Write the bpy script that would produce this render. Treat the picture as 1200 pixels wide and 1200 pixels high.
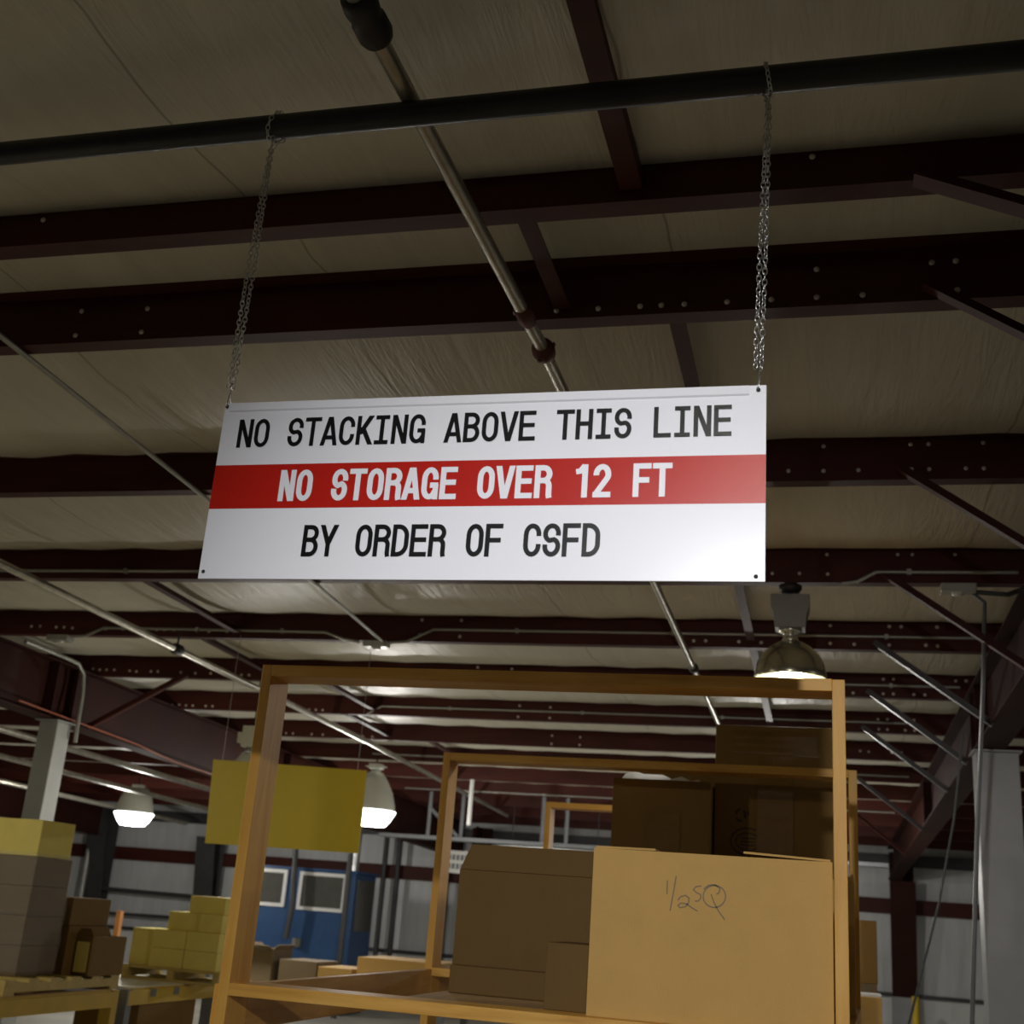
import bpy, math, random
from mathutils import Vector, Matrix
random.seed(7)
PI = math.pi
D = bpy.data
SC = bpy.context.scene
for o in list(D.objects):
    D.objects.remove(o)
COL = SC.collection

# ------------------------------------------------------------------ camera
CH = 1.70                                   # eye height above the floor
AX = Vector((0.96845846, -0.00880417, -0.24901947))   # world axes seen from the camera (right, down, forward)
AY = Vector((0.23843445, 0.3229955, 0.91587276))
AZ = Vector((0.07236867, -0.94635955, 0.31490694))
FPX = 1414.2136
right = Vector((AX[0], AY[0], AZ[0]))
down = Vector((AX[1], AY[1], AZ[1]))
fwd = Vector((AX[2], AY[2], AZ[2]))
cam = D.cameras.new('camera')
cam.sensor_width = 36.0
cam.lens = FPX / 1200 * 36.0
cam.clip_start = 0.05
cam.clip_end = 200
cam.dof.use_dof = True
cam.dof.focus_distance = 2.9
cam.dof.aperture_fstop = 5.6
camo = D.objects.new('camera', cam)
m = Matrix((right, -down, -fwd)).transposed().to_4x4()
m.translation = Vector((0, 0, CH))
camo.matrix_world = m
COL.objects.link(camo)
SC.camera = camo

# ------------------------------------------------------------------ world, exposure
w = D.worlds.new('world')
SC.world = w
w.use_nodes = True
w.node_tree.nodes['Background'].inputs[0].default_value = (0.01, 0.01, 0.011, 1)
w.node_tree.nodes['Background'].inputs[1].default_value = 0.1
SC.view_settings.view_transform = 'Standard'
SC.view_settings.look = 'None'
SC.view_settings.gamma = 1.0
SC.view_settings.use_curve_mapping = False
SC.view_settings.exposure = 0.0
SC.cycles.use_denoising = True
SC.cycles.max_bounces = 8
SC.cycles.diffuse_bounces = 5
SC.cycles.sample_clamp_indirect = 4.0
KEY_W = 355.0        # added key lamp, unseen behind the camera
BAY_W = 65.0          # every other bay lamp
FAR_W = 130.0
RIGHT_W = 14.0       # lamps in the next bay to the right


# unseen spot, added and aimed at the roof: soft bounce for the sign's glare
fl_ = D.lights.new('added_bounce', 'SPOT')
fl_.energy = 4500.0
fl_.spot_size = math.radians(19)
fl_.spot_blend = 0.6
fl_.shadow_soft_size = 0.03
fl_.color = (0.95, 0.97, 1.0)
flo = D.objects.new('added_bounce', fl_)
flo.location = (-0.12, -0.50, CH + 0.35)
flo.rotation_euler = (PI, 0, 0)
COL.objects.link(flo)


def at(x, y, Y):
    """the point at depth Y seen at photograph pixel (x, y)"""
    a, b = x - 600, y - 600
    d = Vector((a * AX[0] + b * AX[1] + FPX * AX[2], a * AY[0] + b * AY[1] + FPX * AY[2], a * AZ[0] + b * AZ[1] + FPX * AZ[2]))
    d *= Y / d.y
    return Vector((d.x, d.y, d.z + CH))


def atx(x, y, X):
    """the point on the plane x = X seen at photograph pixel (x, y)"""
    p = at(x, y, 1.0)
    s = X / p.x
    return Vector((X, s, (p.z - CH) * s + CH))


# ------------------------------------------------------------------ mesh helpers
class MB:
    def __init__(self):
        self.v = []
        self.f = []
        self.sm = []

    def add(self, vs, fs, smooth=False):
        n = len(self.v)
        self.v += [tuple(p) for p in vs]
        self.f += [tuple(n + i for i in f) for f in fs]
        self.sm += [smooth] * len(fs)
        return self

    def box(self, x0, x1, y0, y1, z0, z1, M=None):
        vs = [Vector(p) for p in ((x0, y0, z0), (x1, y0, z0), (x1, y1, z0), (x0, y1, z0), (x0, y0, z1), (x1, y0, z1), (x1, y1, z1), (x0, y1, z1))]
        if M is not None:
            vs = [M @ p for p in vs]
        return self.add(vs, [(0, 3, 2, 1), (4, 5, 6, 7), (0, 1, 5, 4), (1, 2, 6, 5), (2, 3, 7, 6), (3, 0, 4, 7)])

    def prism(self, poly, d, M=None):
        """poly: list of 3-D points (a planar loop), d: extrusion vector"""
        n = len(poly)
        a = [Vector(p) for p in poly]
        d = Vector(d)
        vs = a + [p + d for p in a]
        if M is not None:
            vs = [M @ p for p in vs]
        fs = [tuple(range(n - 1, -1, -1)), tuple(range(n, 2 * n))]
        fs += [(i, (i + 1) % n, n + (i + 1) % n, n + i) for i in range(n)]
        return self.add(vs, fs)

    def bar(self, a, b, wd, ht, up=(0, 0, 1)):
        a, b = Vector(a), Vector(b)
        t = (b - a).normalized()
        s = t.cross(Vector(up))
        if s.length < 1e-4:
            s = t.cross(Vector((1, 0, 0)))
        s.normalize()
        u = s.cross(t)
        q = [a + s * i * wd / 2 + u * j * ht / 2 for i, j in ((-1, -1), (1, -1), (1, 1), (-1, 1))]
        return self.prism(q, b - a)

    def angle(self, a, b, leg, th, up=(0, 0, 1)):
        """an L section bar"""
        a, b = Vector(a), Vector(b)
        t = (b - a).normalized()
        s = t.cross(Vector(up)).normalized()
        u = s.cross(t)
        L = [(0, 0), (leg, 0), (leg, th), (th, th), (th, leg), (0, leg)]
        return self.prism([a + s * (i - leg / 2) + u * (j - leg / 2) for i, j in L], b - a)

    def tube(self, pts, r, n=10, closed=False, caps=True):
        pts = [Vector(p) for p in pts]
        k = len(pts)
        rings = []
        prev = None
        for i in range(k):
            if closed:
                t = pts[(i + 1) % k] - pts[i - 1]
            elif i == 0:
                t = pts[1] - pts[0]
            elif i == k - 1:
                t = pts[-1] - pts[-2]
            else:
                t = (pts[i + 1] - pts[i]).normalized() + (pts[i] - pts[i - 1]).normalized()
            t.normalize()
            if prev is None:
                ref = Vector((0, 0, 1)) if abs(t.z) < 0.9 else Vector((1, 0, 0))
                s = t.cross(ref).normalized()
            else:
                s = (prev - t * prev.dot(t)).normalized()
            prev = s
            u = t.cross(s)
            rr = r[i] if isinstance(r, (list, tuple)) else r
            rings.append([pts[i] + (s * math.cos(2 * PI * j / n) + u * math.sin(2 * PI * j / n)) * rr for j in range(n)])
        vs = [p for q in rings for p in q]
        fs = []
        for i in range(k if closed else k - 1):
            a, b = i * n, ((i + 1) % k) * n
            fs += [(a + j, a + (j + 1) % n, b + (j + 1) % n, b + j) for j in range(n)]
        self.add(vs, fs, True)
        if caps and not closed:
            self.add(rings[0], [tuple(range(n - 1, -1, -1))])
            self.add(rings[-1], [tuple(range(n))])
        return self

    def lathe(self, prof, c=(0, 0, 0), n=32):
        """prof: (radius, z) pairs, turned about the vertical through c"""
        c = Vector(c)
        vs, fs = [], []
        for r, z in prof:
            vs += [c + Vector((r * math.cos(2 * PI * j / n), r * math.sin(2 * PI * j / n), z)) for j in range(n)]
        for i in range(len(prof) - 1):
            a, b = i * n, (i + 1) * n
            fs += [(a + j, a + (j + 1) % n, b + (j + 1) % n, b + j) for j in range(n)]
        return self.add(vs, fs, True)

    def ribbon(self, pts, t, y=0.0, closed=False):
        """a flat stroke of width t in the x-z plane"""
        P = [Vector((p[0], p[1])) for p in pts]
        k = len(P)
        Ls, Rs = [], []
        for i in range(k):
            d0 = (P[i] - P[i - 1]).normalized() if (closed or i > 0) else None
            d1 = (P[(i + 1) % k] - P[i]).normalized() if (closed or i < k - 1) else None
            if d0 is None:
                d0 = d1
            if d1 is None:
                d1 = d0
            n0 = Vector((-d0.y, d0.x))
            n1 = Vector((-d1.y, d1.x))
            mm = n0 + n1
            if mm.length < 1e-6:
                mm = n0
            mm.normalize()
            s = t / 2 / max(0.35, mm.dot(n0))
            Ls.append(P[i] + mm * s)
            Rs.append(P[i] - mm * s)
        vs = [(p.x, y, p.y) for p in Ls + Rs]
        fs = [(i, k + i, k + (i + 1) % k, (i + 1) % k) for i in range(k if closed else k - 1)]
        return self.add(vs, fs)

    def build(self, name, mt, parent=None, bevel=0.0, at_=None):
        me = D.meshes.new(name)
        vs = self.v
        if at_ is not None:
            vs = [tuple(Vector(p) - Vector(at_)) for p in vs]
        me.from_pydata(vs, [], self.f)
        me.polygons.foreach_set('use_smooth', self.sm)
        me.update()
        ob = D.objects.new(name, me)
        COL.objects.link(ob)
        if mt is not None:
            me.materials.append(mt)
        if at_ is not None:
            ob.location = at_
        if parent is not None:
            ob.parent = parent
        if bevel:
            bv = ob.modifiers.new('bevel', 'BEVEL')
            bv.width = bevel
            bv.segments = 2
            bv.limit_method = 'ANGLE'
            bv.angle_limit = math.radians(40)
        return ob


def tag(o, label=None, cat=None, group=None, kind=None):
    if label:
        o['label'] = label
    if cat:
        o['category'] = cat
    if group:
        o['group'] = group
    if kind:
        o['kind'] = kind
    return o


def thing(name, label, cat, loc=(0, 0, 0), group=None, rz=0.0):
    o = D.objects.new(name, None)
    o.empty_display_size = 0.1
    o.location = loc
    o.rotation_euler = (0, 0, rz)
    COL.objects.link(o)
    return tag(o, label, cat, group)


# ------------------------------------------------------------------ materials
def new_mat(name):
    mt = D.materials.new(name)
    mt.use_nodes = True
    nt = mt.node_tree
    return mt, nt, nt.nodes['Principled BSDF']


def link(nt, a, b):
    nt.links.new(a, b)


def coords(nt, scale=(1, 1, 1)):
    tc = nt.nodes.new('ShaderNodeTexCoord')
    mp = nt.nodes.new('ShaderNodeMapping')
    mp.inputs['Scale'].default_value = scale
    link(nt, tc.outputs['Object'], mp.inputs['Vector'])
    return mp.outputs['Vector']


def noise(nt, vec, scale, detail=4, rough=0.55, dist=0.0):
    n = nt.nodes.new('ShaderNodeTexNoise')
    n.inputs['Scale'].default_value = scale
    n.inputs['Detail'].default_value = detail
    n.inputs['Roughness'].default_value = rough
    n.inputs['Distortion'].default_value = dist
    link(nt, vec, n.inputs['Vector'])
    return n.outputs['Fac']


def ramp(nt, fac, stops):
    r = nt.nodes.new('ShaderNodeValToRGB')
    el = r.color_ramp.elements
    while len(el) < len(stops):
        el.new(0.5)
    for e, (p, c) in zip(el, stops):
        e.position = p
        e.color = (*c, 1)
    link(nt, fac, r.inputs['Fac'])
    return r.outputs['Color']


def bump(nt, bsdf, h, strength, dist=0.01):
    b = nt.nodes.new('ShaderNodeBump')
    b.inputs['Strength'].default_value = strength
    b.inputs['Distance'].default_value = dist
    link(nt, h, b.inputs['Height'])
    link(nt, b.outputs['Normal'], bsdf.inputs['Normal'])


def simple(name, c, rough=0.6, metal=0.0, var=0.12, scale=6.0, stretch=(1, 1, 1), bmp=0.0, bscale=40.0, spec=0.5):
    mt, nt, b = new_mat(name)
    v = coords(nt, stretch)
    f = noise(nt, v, scale)
    lo = tuple(max(0, k * (1 - var)) for k in c)
    hi = tuple(min(1, k * (1 + var)) for k in c)
    link(nt, ramp(nt, f, [(0.3, lo), (0.7, hi)]), b.inputs['Base Color'])
    b.inputs['Roughness'].default_value = rough
    b.inputs['Metallic'].default_value = metal
    b.inputs['Specular IOR Level'].default_value = spec
    if bmp:
        bump(nt, b, noise(nt, v, bscale), bmp, 0.004)
    return mt


def emit(name, c, s):
    mt, nt, b = new_mat(name)
    b.inputs['Base Color'].default_value = (0.8, 0.8, 0.8, 1)
    b.inputs['Emission Color'].default_value = (*c, 1)
    b.inputs['Emission Strength'].default_value = s
    return mt


def wood_mat(name, c0, c1, c2, axis):
    """grain along the axis"""
    mt, nt, b = new_mat(name)
    st = [16, 16, 16]
    st[axis] = 1.1
    v = coords(nt, tuple(st))
    f = noise(nt, v, 1.6, 6, 0.6, 0.9)
    kn = noise(nt, coords(nt, (4, 4, 4)), 1.3, 2, 0.5)
    mx = nt.nodes.new('ShaderNodeMath')
    mx.operation = 'MULTIPLY_ADD'
    link(nt, kn, mx.inputs[0])
    mx.inputs[1].default_value = 0.35
    link(nt, f, mx.inputs[2])
    link(nt, ramp(nt, mx.outputs[0], [(0.42, c0), (0.62, c1), (0.85, c2)]), b.inputs['Base Color'])
    b.inputs['Roughness'].default_value = 0.55
    bump(nt, b, f, 0.15, 0.003)
    return mt


def card_mat(name, c, rough=0.75):
    mt, nt, b = new_mat(name)
    v = coords(nt)
    f = noise(nt, v, 9.0, 5)
    fine = noise(nt, coords(nt, (1, 1, 1)), 180.0, 2)
    mx = nt.nodes.new('ShaderNodeMath')
    mx.operation = 'MULTIPLY_ADD'
    link(nt, fine, mx.inputs[0])
    mx.inputs[1].default_value = 0.4
    link(nt, f, mx.inputs[2])
    link(nt, ramp(nt, mx.outputs[0], [(0.45, tuple(k * 0.96 for k in c)), (0.95, tuple(min(1, k * 1.05) for k in c))]), b.inputs['Base Color'])
    b.inputs['Roughness'].default_value = rough
    b.inputs['Specular IOR Level'].default_value = 0.3
    flute = nt.nodes.new('ShaderNodeTexWave')
    flute.inputs['Scale'].default_value = 40.0
    flute.bands_direction = 'X'
    link(nt, v, flute.inputs['Vector'])
    bump(nt, b, flute.outputs['Fac'], 0.06, 0.002)
    return mt


def vinyl_mat():
    """white vinyl facing of the roof blanket, wrinkled down the slope, a seam between sheets"""
    mt, nt, b = new_mat('vinyl_facing')
    a = noise(nt, coords(nt, (9.0, 1.1, 1.0)), 1.0, 5, 0.62, 0.8)
    c = noise(nt, coords(nt, (34.0, 2.0, 1.0)), 1.0, 3, 0.6, 1.2)
    msk = noise(nt, coords(nt, (0.8, 0.45, 1.0)), 1.0, 2, 0.5)
    mr = nt.nodes.new('ShaderNodeMapRange')
    mr.inputs['From Min'].default_value = 0.42
    mr.inputs['From Max'].default_value = 0.68
    link(nt, msk, mr.inputs['Value'])
    m1 = nt.nodes.new('ShaderNodeMath')
    m1.operation = 'MULTIPLY'
    link(nt, c, m1.inputs[0])
    link(nt, mr.outputs[0], m1.inputs[1])
    m2 = nt.nodes.new('ShaderNodeMath')
    m2.operation = 'MULTIPLY_ADD'
    link(nt, m1.outputs[0], m2.inputs[0])
    m2.inputs[1].default_value = 0.8
    link(nt, a, m2.inputs[2])
    # seams between the sheets, every 1.2 m and not quite straight
    tc = nt.nodes.new('ShaderNodeTexCoord')
    sx = nt.nodes.new('ShaderNodeSeparateXYZ')
    link(nt, tc.outputs['Object'], sx.inputs[0])
    wob = noise(nt, coords(nt, (0.3, 1.6, 1)), 1.0, 2)
    ad = nt.nodes.new('ShaderNodeMath')
    ad.operation = 'MULTIPLY_ADD'
    link(nt, wob, ad.inputs[0])
    ad.inputs[1].default_value = 0.12
    of = nt.nodes.new('ShaderNodeMath')
    of.operation = 'ADD'
    of.inputs[1].default_value = 0.42
    link(nt, sx.outputs[0], of.inputs[0])
    link(nt, of.outputs[0], ad.inputs[2])
    md = nt.nodes.new('ShaderNodeMath')
    md.operation = 'PINGPONG'
    link(nt, ad.outputs[0], md.inputs[0])
    md.inputs[1].default_value = 0.61
    lt = nt.nodes.new('ShaderNodeMapRange')
    lt.inputs['From Min'].default_value = 0.0
    lt.inputs['From Max'].default_value = 0.007
    link(nt, md.outputs[0], lt.inputs['Value'])
    near = nt.nodes.new('ShaderNodeMapRange')
    near.inputs['From Min'].default_value = 0.02
    near.inputs['From Max'].default_value = 0.32
    near.inputs['To Min'].default_value = 1.0
    near.inputs['To Max'].default_value = 0.15
    link(nt, md.outputs[0], near.inputs['Value'])
    link(nt, near.outputs[0], m1.inputs[1])
    base = ramp(nt, a, [(0.3, (0.58, 0.55, 0.44)), (0.7, (0.66, 0.63, 0.51))])
    mixn = nt.nodes.new('ShaderNodeMixRGB')
    mixn.inputs[1].default_value = (0.30, 0.27, 0.20, 1)
    link(nt, lt.outputs[0], mixn.inputs[0])
    link(nt, base, mixn.inputs[2])
    link(nt, mixn.outputs[0], b.inputs['Base Color'])
    b.inputs['Roughness'].default_value = 0.45
    b.inputs['Specular IOR Level'].default_value = 0.40
    bump(nt, b, m2.outputs[0], 0.34, 0.030)
    return mt


def wall_mat():
    mt, nt, b = new_mat('wall_facing')
    v = coords(nt, (1, 1, 1))
    f = noise(nt, coords(nt, (7, 7, 0.7)), 1.0, 4, 0.6, 0.5)
    link(nt, ramp(nt, f, [(0.3, (0.55, 0.56, 0.56)), (0.7, (0.66, 0.67, 0.67))]), b.inputs['Base Color'])
    b.inputs['Roughness'].default_value = 0.4
    bump(nt, b, f, 0.4, 0.03)
    return mt


M = {}
M['vinyl'] = vinyl_mat()
M['wall'] = wall_mat()
M['floor'] = simple('concrete', (0.43, 0.405, 0.345), 0.5, var=0.2, scale=1.3, bmp=0.05)
M['purlin'] = simple('oxide_primer', (0.060, 0.0135, 0.009), 0.55, var=0.2, scale=3.0, stretch=(0.5, 3, 3), spec=0.2)
M['rafter'] = simple('rafter_primer', (0.036, 0.011, 0.008), 0.6, var=0.18, scale=2.0, spec=0.10)
M['bolt'] = simple('zinc_bolt', (0.62, 0.57, 0.50), 0.5, 0.2, var=0.05)
M['black_pipe'] = simple('black_pipe', (0.020, 0.020, 0.020), 0.38, 0.3, var=0.3, scale=8, bmp=0.05)
M['galv'] = simple('galvanised_pipe', (0.44, 0.42, 0.35), 0.33, 0.75, var=0.22, scale=14, bmp=0.05)
M['fitting'] = simple('cast_fitting', (0.03, 0.026, 0.022), 0.55, 0.3, var=0.3, scale=20, bmp=0.15)
M['rust'] = simple('rusty_hanger', (0.10, 0.025, 0.018), 0.7, 0.2, var=0.4, scale=30, bmp=0.2)
M['emt'] = simple('conduit', (0.38, 0.38, 0.34), 0.4, 0.6, var=0.1, scale=10)
M['chain'] = simple('zinc_chain', (0.55, 0.55, 0.53), 0.28, 0.95, var=0.1, scale=60)
M['sign_white'] = simple('sign_white', (0.74, 0.74, 0.77), 0.27, var=0.01, scale=3)
M['sign_red'] = simple('sign_red', (0.40, 0.010, 0.005), 0.27, var=0.02, scale=3)
M['ink'] = simple('sign_black', (0.004, 0.0045, 0.005), 0.27, var=0.05, scale=3)
M['sign_lip'] = simple('sign_lip', (0.74, 0.74, 0.77), 0.25, var=0.01)
M['hole'] = simple('hole_dark', (0.01, 0.01, 0.01), 0.8)
M['yellow_sign'] = simple('yellow_panel', (0.62, 0.46, 0.008), 0.5, var=0.02)
M['wood_x'] = wood_mat('pine_x', (0.42, 0.19, 0.022), (0.60, 0.31, 0.048), (0.68, 0.39, 0.085), 0)
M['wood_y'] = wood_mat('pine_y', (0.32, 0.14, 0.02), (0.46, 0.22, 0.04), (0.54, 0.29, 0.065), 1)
M['wood_z'] = wood_mat('pine_z', (0.50, 0.24, 0.026), (0.61, 0.31, 0.045), (0.66, 0.36, 0.065), 2)
M['ply'] = simple('plywood', (0.42, 0.26, 0.11), 0.7, var=0.15, scale=5, stretch=(6, 1, 1))
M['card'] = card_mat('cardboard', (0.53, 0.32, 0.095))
M['card_brown_shade'] = card_mat('brown_shade_cardboard', (0.21, 0.12, 0.03))  # kraft brown, darkened to stand in for shade on the stacked boxes
M['card_deep_shade'] = card_mat('deep_shade_cardboard', (0.125, 0.070, 0.017))  # darker still: the shadow inside the rack is put into this colour
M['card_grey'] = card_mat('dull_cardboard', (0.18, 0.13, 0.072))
M['card_yellow'] = card_mat('pale_yellow_cardboard', (0.80, 0.68, 0.19))
M['inside'] = card_mat('box_inside', (0.30, 0.20, 0.09))
M['tape'] = simple('packing_tape', (0.20, 0.115, 0.03), 0.09, var=0.08, scale=30, spec=0.35)
M['paper'] = simple('white_paper', (0.78, 0.77, 0.73), 0.6, var=0.04)
M['pencil'] = simple('pencil', (0.16, 0.11, 0.06), 0.6)
M['stamp'] = simple('stamp_ink', (0.045, 0.035, 0.025), 0.7)
M['alu'] = simple('spun_reflector', (0.42, 0.40, 0.28), 0.22, 0.85, var=0.15, scale=5)
M['lamp_grey'] = simple('lamp_housing', (0.20, 0.19, 0.16), 0.5, 0.2, var=0.1)
M['socket'] = simple('socket_metal', (0.65, 0.62, 0.50), 0.25, 0.8)
M['acrylic'] = simple('white_reflector', (0.62, 0.62, 0.54), 0.3, var=0.05)
M['lens'] = emit('lamp_lens', (0.93, 1.0, 0.98), 7.0)
M['bulb'] = emit('lamp_bulb', (1.0, 0.97, 0.93), 30.0)
M['col_grey'] = simple('column_grey', (0.30, 0.305, 0.28), 0.5, var=0.06)
M['col_white'] = simple('column_white', (0.31, 0.31, 0.315), 0.5, var=0.05)
M['blue'] = simple('booth_blue', (0.018, 0.062, 0.165), 0.4, var=0.1)
M['white_trim'] = simple('white_trim', (0.72, 0.72, 0.70), 0.4, var=0.03)
M['glass'] = simple('dark_glass', (0.085, 0.085, 0.075), 0.12, var=0.1)
M['rack_yellow'] = simple('rack_yellow', (0.60, 0.40, 0.03), 0.45, var=0.1)
M['rack_grey'] = simple('rack_grey', (0.18, 0.19, 0.20), 0.5, var=0.1)
M['deck_white'] = simple('bench_top', (0.68, 0.66, 0.52), 0.5, var=0.05)
M['pallet'] = wood_mat('pallet_wood', (0.38, 0.27, 0.06), (0.52, 0.39, 0.10), (0.58, 0.45, 0.16), 0)
M['cable_orange'] = simple('orange_cable', (0.30, 0.065, 0.02), 0.5)
M['cable_dark'] = simple('dark_cable', (0.05, 0.055, 0.05), 0.5)
M['strut'] = simple('dark_steel', (0.055, 0.055, 0.055), 0.5, 0.2)
M['duct'] = simple('silver_duct', (0.55, 0.55, 0.54), 0.3, 0.7)
M['hazard'] = simple('yellow_post', (0.65, 0.45, 0.02), 0.5)
M['brace'] = simple('brace_steel', (0.07, 0.063, 0.06), 0.42, 0.7, var=0.1)
M['orange'] = simple('orange_paint', (0.65, 0.26, 0.06), 0.5)
M['cord_grey'] = simple('grey_cord', (0.13, 0.13, 0.125), 0.4)
M['wrap'] = None


def wrap_mat():
    mt, nt, b = new_mat('stretch_wrap')
    b.inputs['Base Color'].default_value = (0.9, 0.9, 0.88, 1)
    b.inputs['Roughness'].default_value = 0.12
    b.inputs['Alpha'].default_value = 0.13
    bump(nt, b, noise(nt, coords(nt, (3, 3, 14)), 3.0, 4, 0.6, 1.0), 0.8, 0.03)
    return mt


M['wrap'] = wrap_mat()

# ------------------------------------------------------------------ the building
# roof: a ridge at y = 3.22, purlins every 1.524 m down both slopes
PITCH = 0.0208
PUR_D = 0.20


def under(y):                       # height of the purlin undersides
    return CH + (1.98 - PITCH * y if y >= 3.22 else 1.913 - PITCH * (3.22 - y))


PURLIN_Y = [3.545 + 1.524 * k for k in range(13)]           # webs on the far slope
NEAR_Y = [2.885 - 1.524 * k for k in range(6)]              # webs on the near slope
X0, X1, YB, YF = -21.6, 8.7, -5.6, 23.0

fl = MB().box(X0, X1, YB, YF, -0.12, 0.0).build('floor', M['floor'])
tag(fl, kind='structure')


def build_ceiling():
    mb = MB()
    lines = sorted(NEAR_Y + PURLIN_Y)
    edges = [YB] + lines + [YF]
    nx = 110
    xs = [X0 + (X1 - X0) * i / nx for i in range(nx + 1)]
    ys = []
    for a, b in zip(edges[:-1], edges[1:]):
        n = 16
        sag = 0.085 if b - a > 1.0 else 0.018
        ex = 0.35 if b < 3.0 else 0.7
        if b < 3.0:
            sag = 0.13
            ex = 0.3
        for k in range(n):
            u = k / n
            y = a + (b - a) * u
            drop = sag * math.sin(PI * u) ** ex
            if abs(b - NEAR_Y[0]) < 1e-6 and u > 0.5:
                drop = max(drop, 0.088)          # the blanket bulges right up to the ridge purlin
            ys.append((y, under(y) + PUR_D - drop))
        if abs(b - NEAR_Y[0]) < 1e-6:
            ys.append((b - 0.003, under(b) + PUR_D - 0.086))
    ys.append((YF, under(YF) + PUR_D))
    vs = []
    for y, z in ys:
        for x in xs:
            vs.append((x, y, z - 0.012 * math.sin(PI * (x / 0.61)) ** 2 * (0 if abs(y - 3.2) < 0.4 else 1)))
    W = nx + 1
    fs = []
    for j in range(len(ys) - 1):
        for i in range(nx):
            fs.append((j * W + i, (j + 1) * W + i, (j + 1) * W + i + 1, j * W + i + 1))
    mb.add(vs, fs, True)
    o = mb.build('ceiling', M['vinyl'])
    return tag(o, kind='structure')


build_ceiling()


def plain_wall(name, x0, x1, y0, y1, ztop):
    return tag(MB().box(x0, x1, y0, y1, 0, ztop).build(name, M['wall']), kind='structure')


def ribbed_wall():
    """the far wall: sheets with a soft fold every 1.2 m"""
    mb = MB()
    n = 150
    zt = under(YF) + PUR_D
    vs, fs = [], []
    for i in range(n + 1):
        x = X0 + (X1 - X0) * i / n
        y = YF - 0.03 * abs(math.sin(PI * x / 1.2)) ** 0.6
        vs += [(x, y, 0.0), (x, y, zt)]
    fs = [(2 * i, 2 * i + 2, 2 * i + 3, 2 * i + 1) for i in range(n)]
    mb.add(vs, fs, True)
    mb.box(X0, X1, YF + 0.02, YF + 0.14, 0, zt)
    return tag(mb.build('wall_back', M['wall']), kind='structure')


ribbed_wall()
plain_wall('wall_left', X0 - 0.12, X0, YB, YF, 4.0)
plain_wall('wall_right', X1, X1 + 0.12, YB, YF, 4.0)
plain_wall('wall_front', X0, X1, YB - 0.12, YB, 4.0)
# wall girts and the ledge over the wainscot
for i, (z0, z1, mt) in enumerate(((CH + 0.47, CH + 0.72, 'purlin'), (CH - 0.86, CH - 0.80, 'strut'), (CH + 1.26, CH + 1.46, 'strut'))):
    tag(MB().box(X0, X1, YF - 0.22 + 0.06 * (i == 1), YF - 0.03, z0, z1).build('trim_%d' % (i + 1), M[mt]), kind='structure')
tag(MB().box(X0, X1, YF - 0.08, YF - 0.03, 0.0, CH - 0.86).build('baseboard_back', M['white_trim']), kind='structure')

ORD = ['first', 'second', 'third', 'fourth', 'fifth', 'sixth', 'seventh', 'eighth', 'ninth', 'tenth', 'eleventh', 'twelfth', 'thirteenth']
bolt_me = None


def bolt(parent, x, yw, z, r=0.0105):
    global bolt_me
    if bolt_me is None:
        b = MB().lathe([(0.0001, 0.006), (0.006, 0.0055), (0.0105, 0.003), (0.0105, 0.0)], n=10)
        ob = b.build('bolt', M['bolt'], parent)
        bolt_me = ob.data
    else:
        ob = D.objects.new('bolt', bolt_me)
        COL.objects.link(ob)
        ob.parent = parent
    ob.rotation_euler = (PI / 2, 0, 0)
    ob.location = (x, yw, z)
    s = r / 0.0105
    ob.scale = (s, s, 1)


def purlin(yw, label, group):
    zb = under(yw + 0.07)
    t = thing('purlin', label, 'roof beam', (0, yw, zb), group)
    th, fl_, lip = 0.012, 0.075, 0.02
    zt = PUR_D - 0.004
    sec = [(0, 0), (fl_, 0), (fl_, lip), (fl_ - 0.008, lip), (fl_ - 0.008, th), (th, th), (th, zt), (-0.06, zt), (-0.06, zt - 0.008), (0, zt - 0.008)]
    b = MB().prism([(X0 + 0.01, p[0], p[1]) for p in sec][::-1], (X1 - X0 - 0.02, 0, 0))
    b.build('web', M['purlin'], t)
    return t


PUR = []
for k, yw in enumerate(PURLIN_Y):
    lab = ('dark red roof purlin just past the ridge, %s of the far slope' if k == 0 else 'dark red roof purlin, %s one past the ridge toward the far wall') % ORD[k]
    PUR.append(purlin(yw, lab, 'roof purlins past the ridge'))
NEARP = []
for k, yw in enumerate(NEAR_Y[:1]):
    NEARP.append(purlin(yw, 'dark red roof purlin on the near side of the ridge, right behind the black pipe', None))
for k, yw in enumerate(NEAR_Y[1:]):
    purlin(yw, 'dark red roof purlin overhead, %s one from the ridge on the near slope' % ORD[k + 1], 'roof purlins of the near slope')

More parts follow.
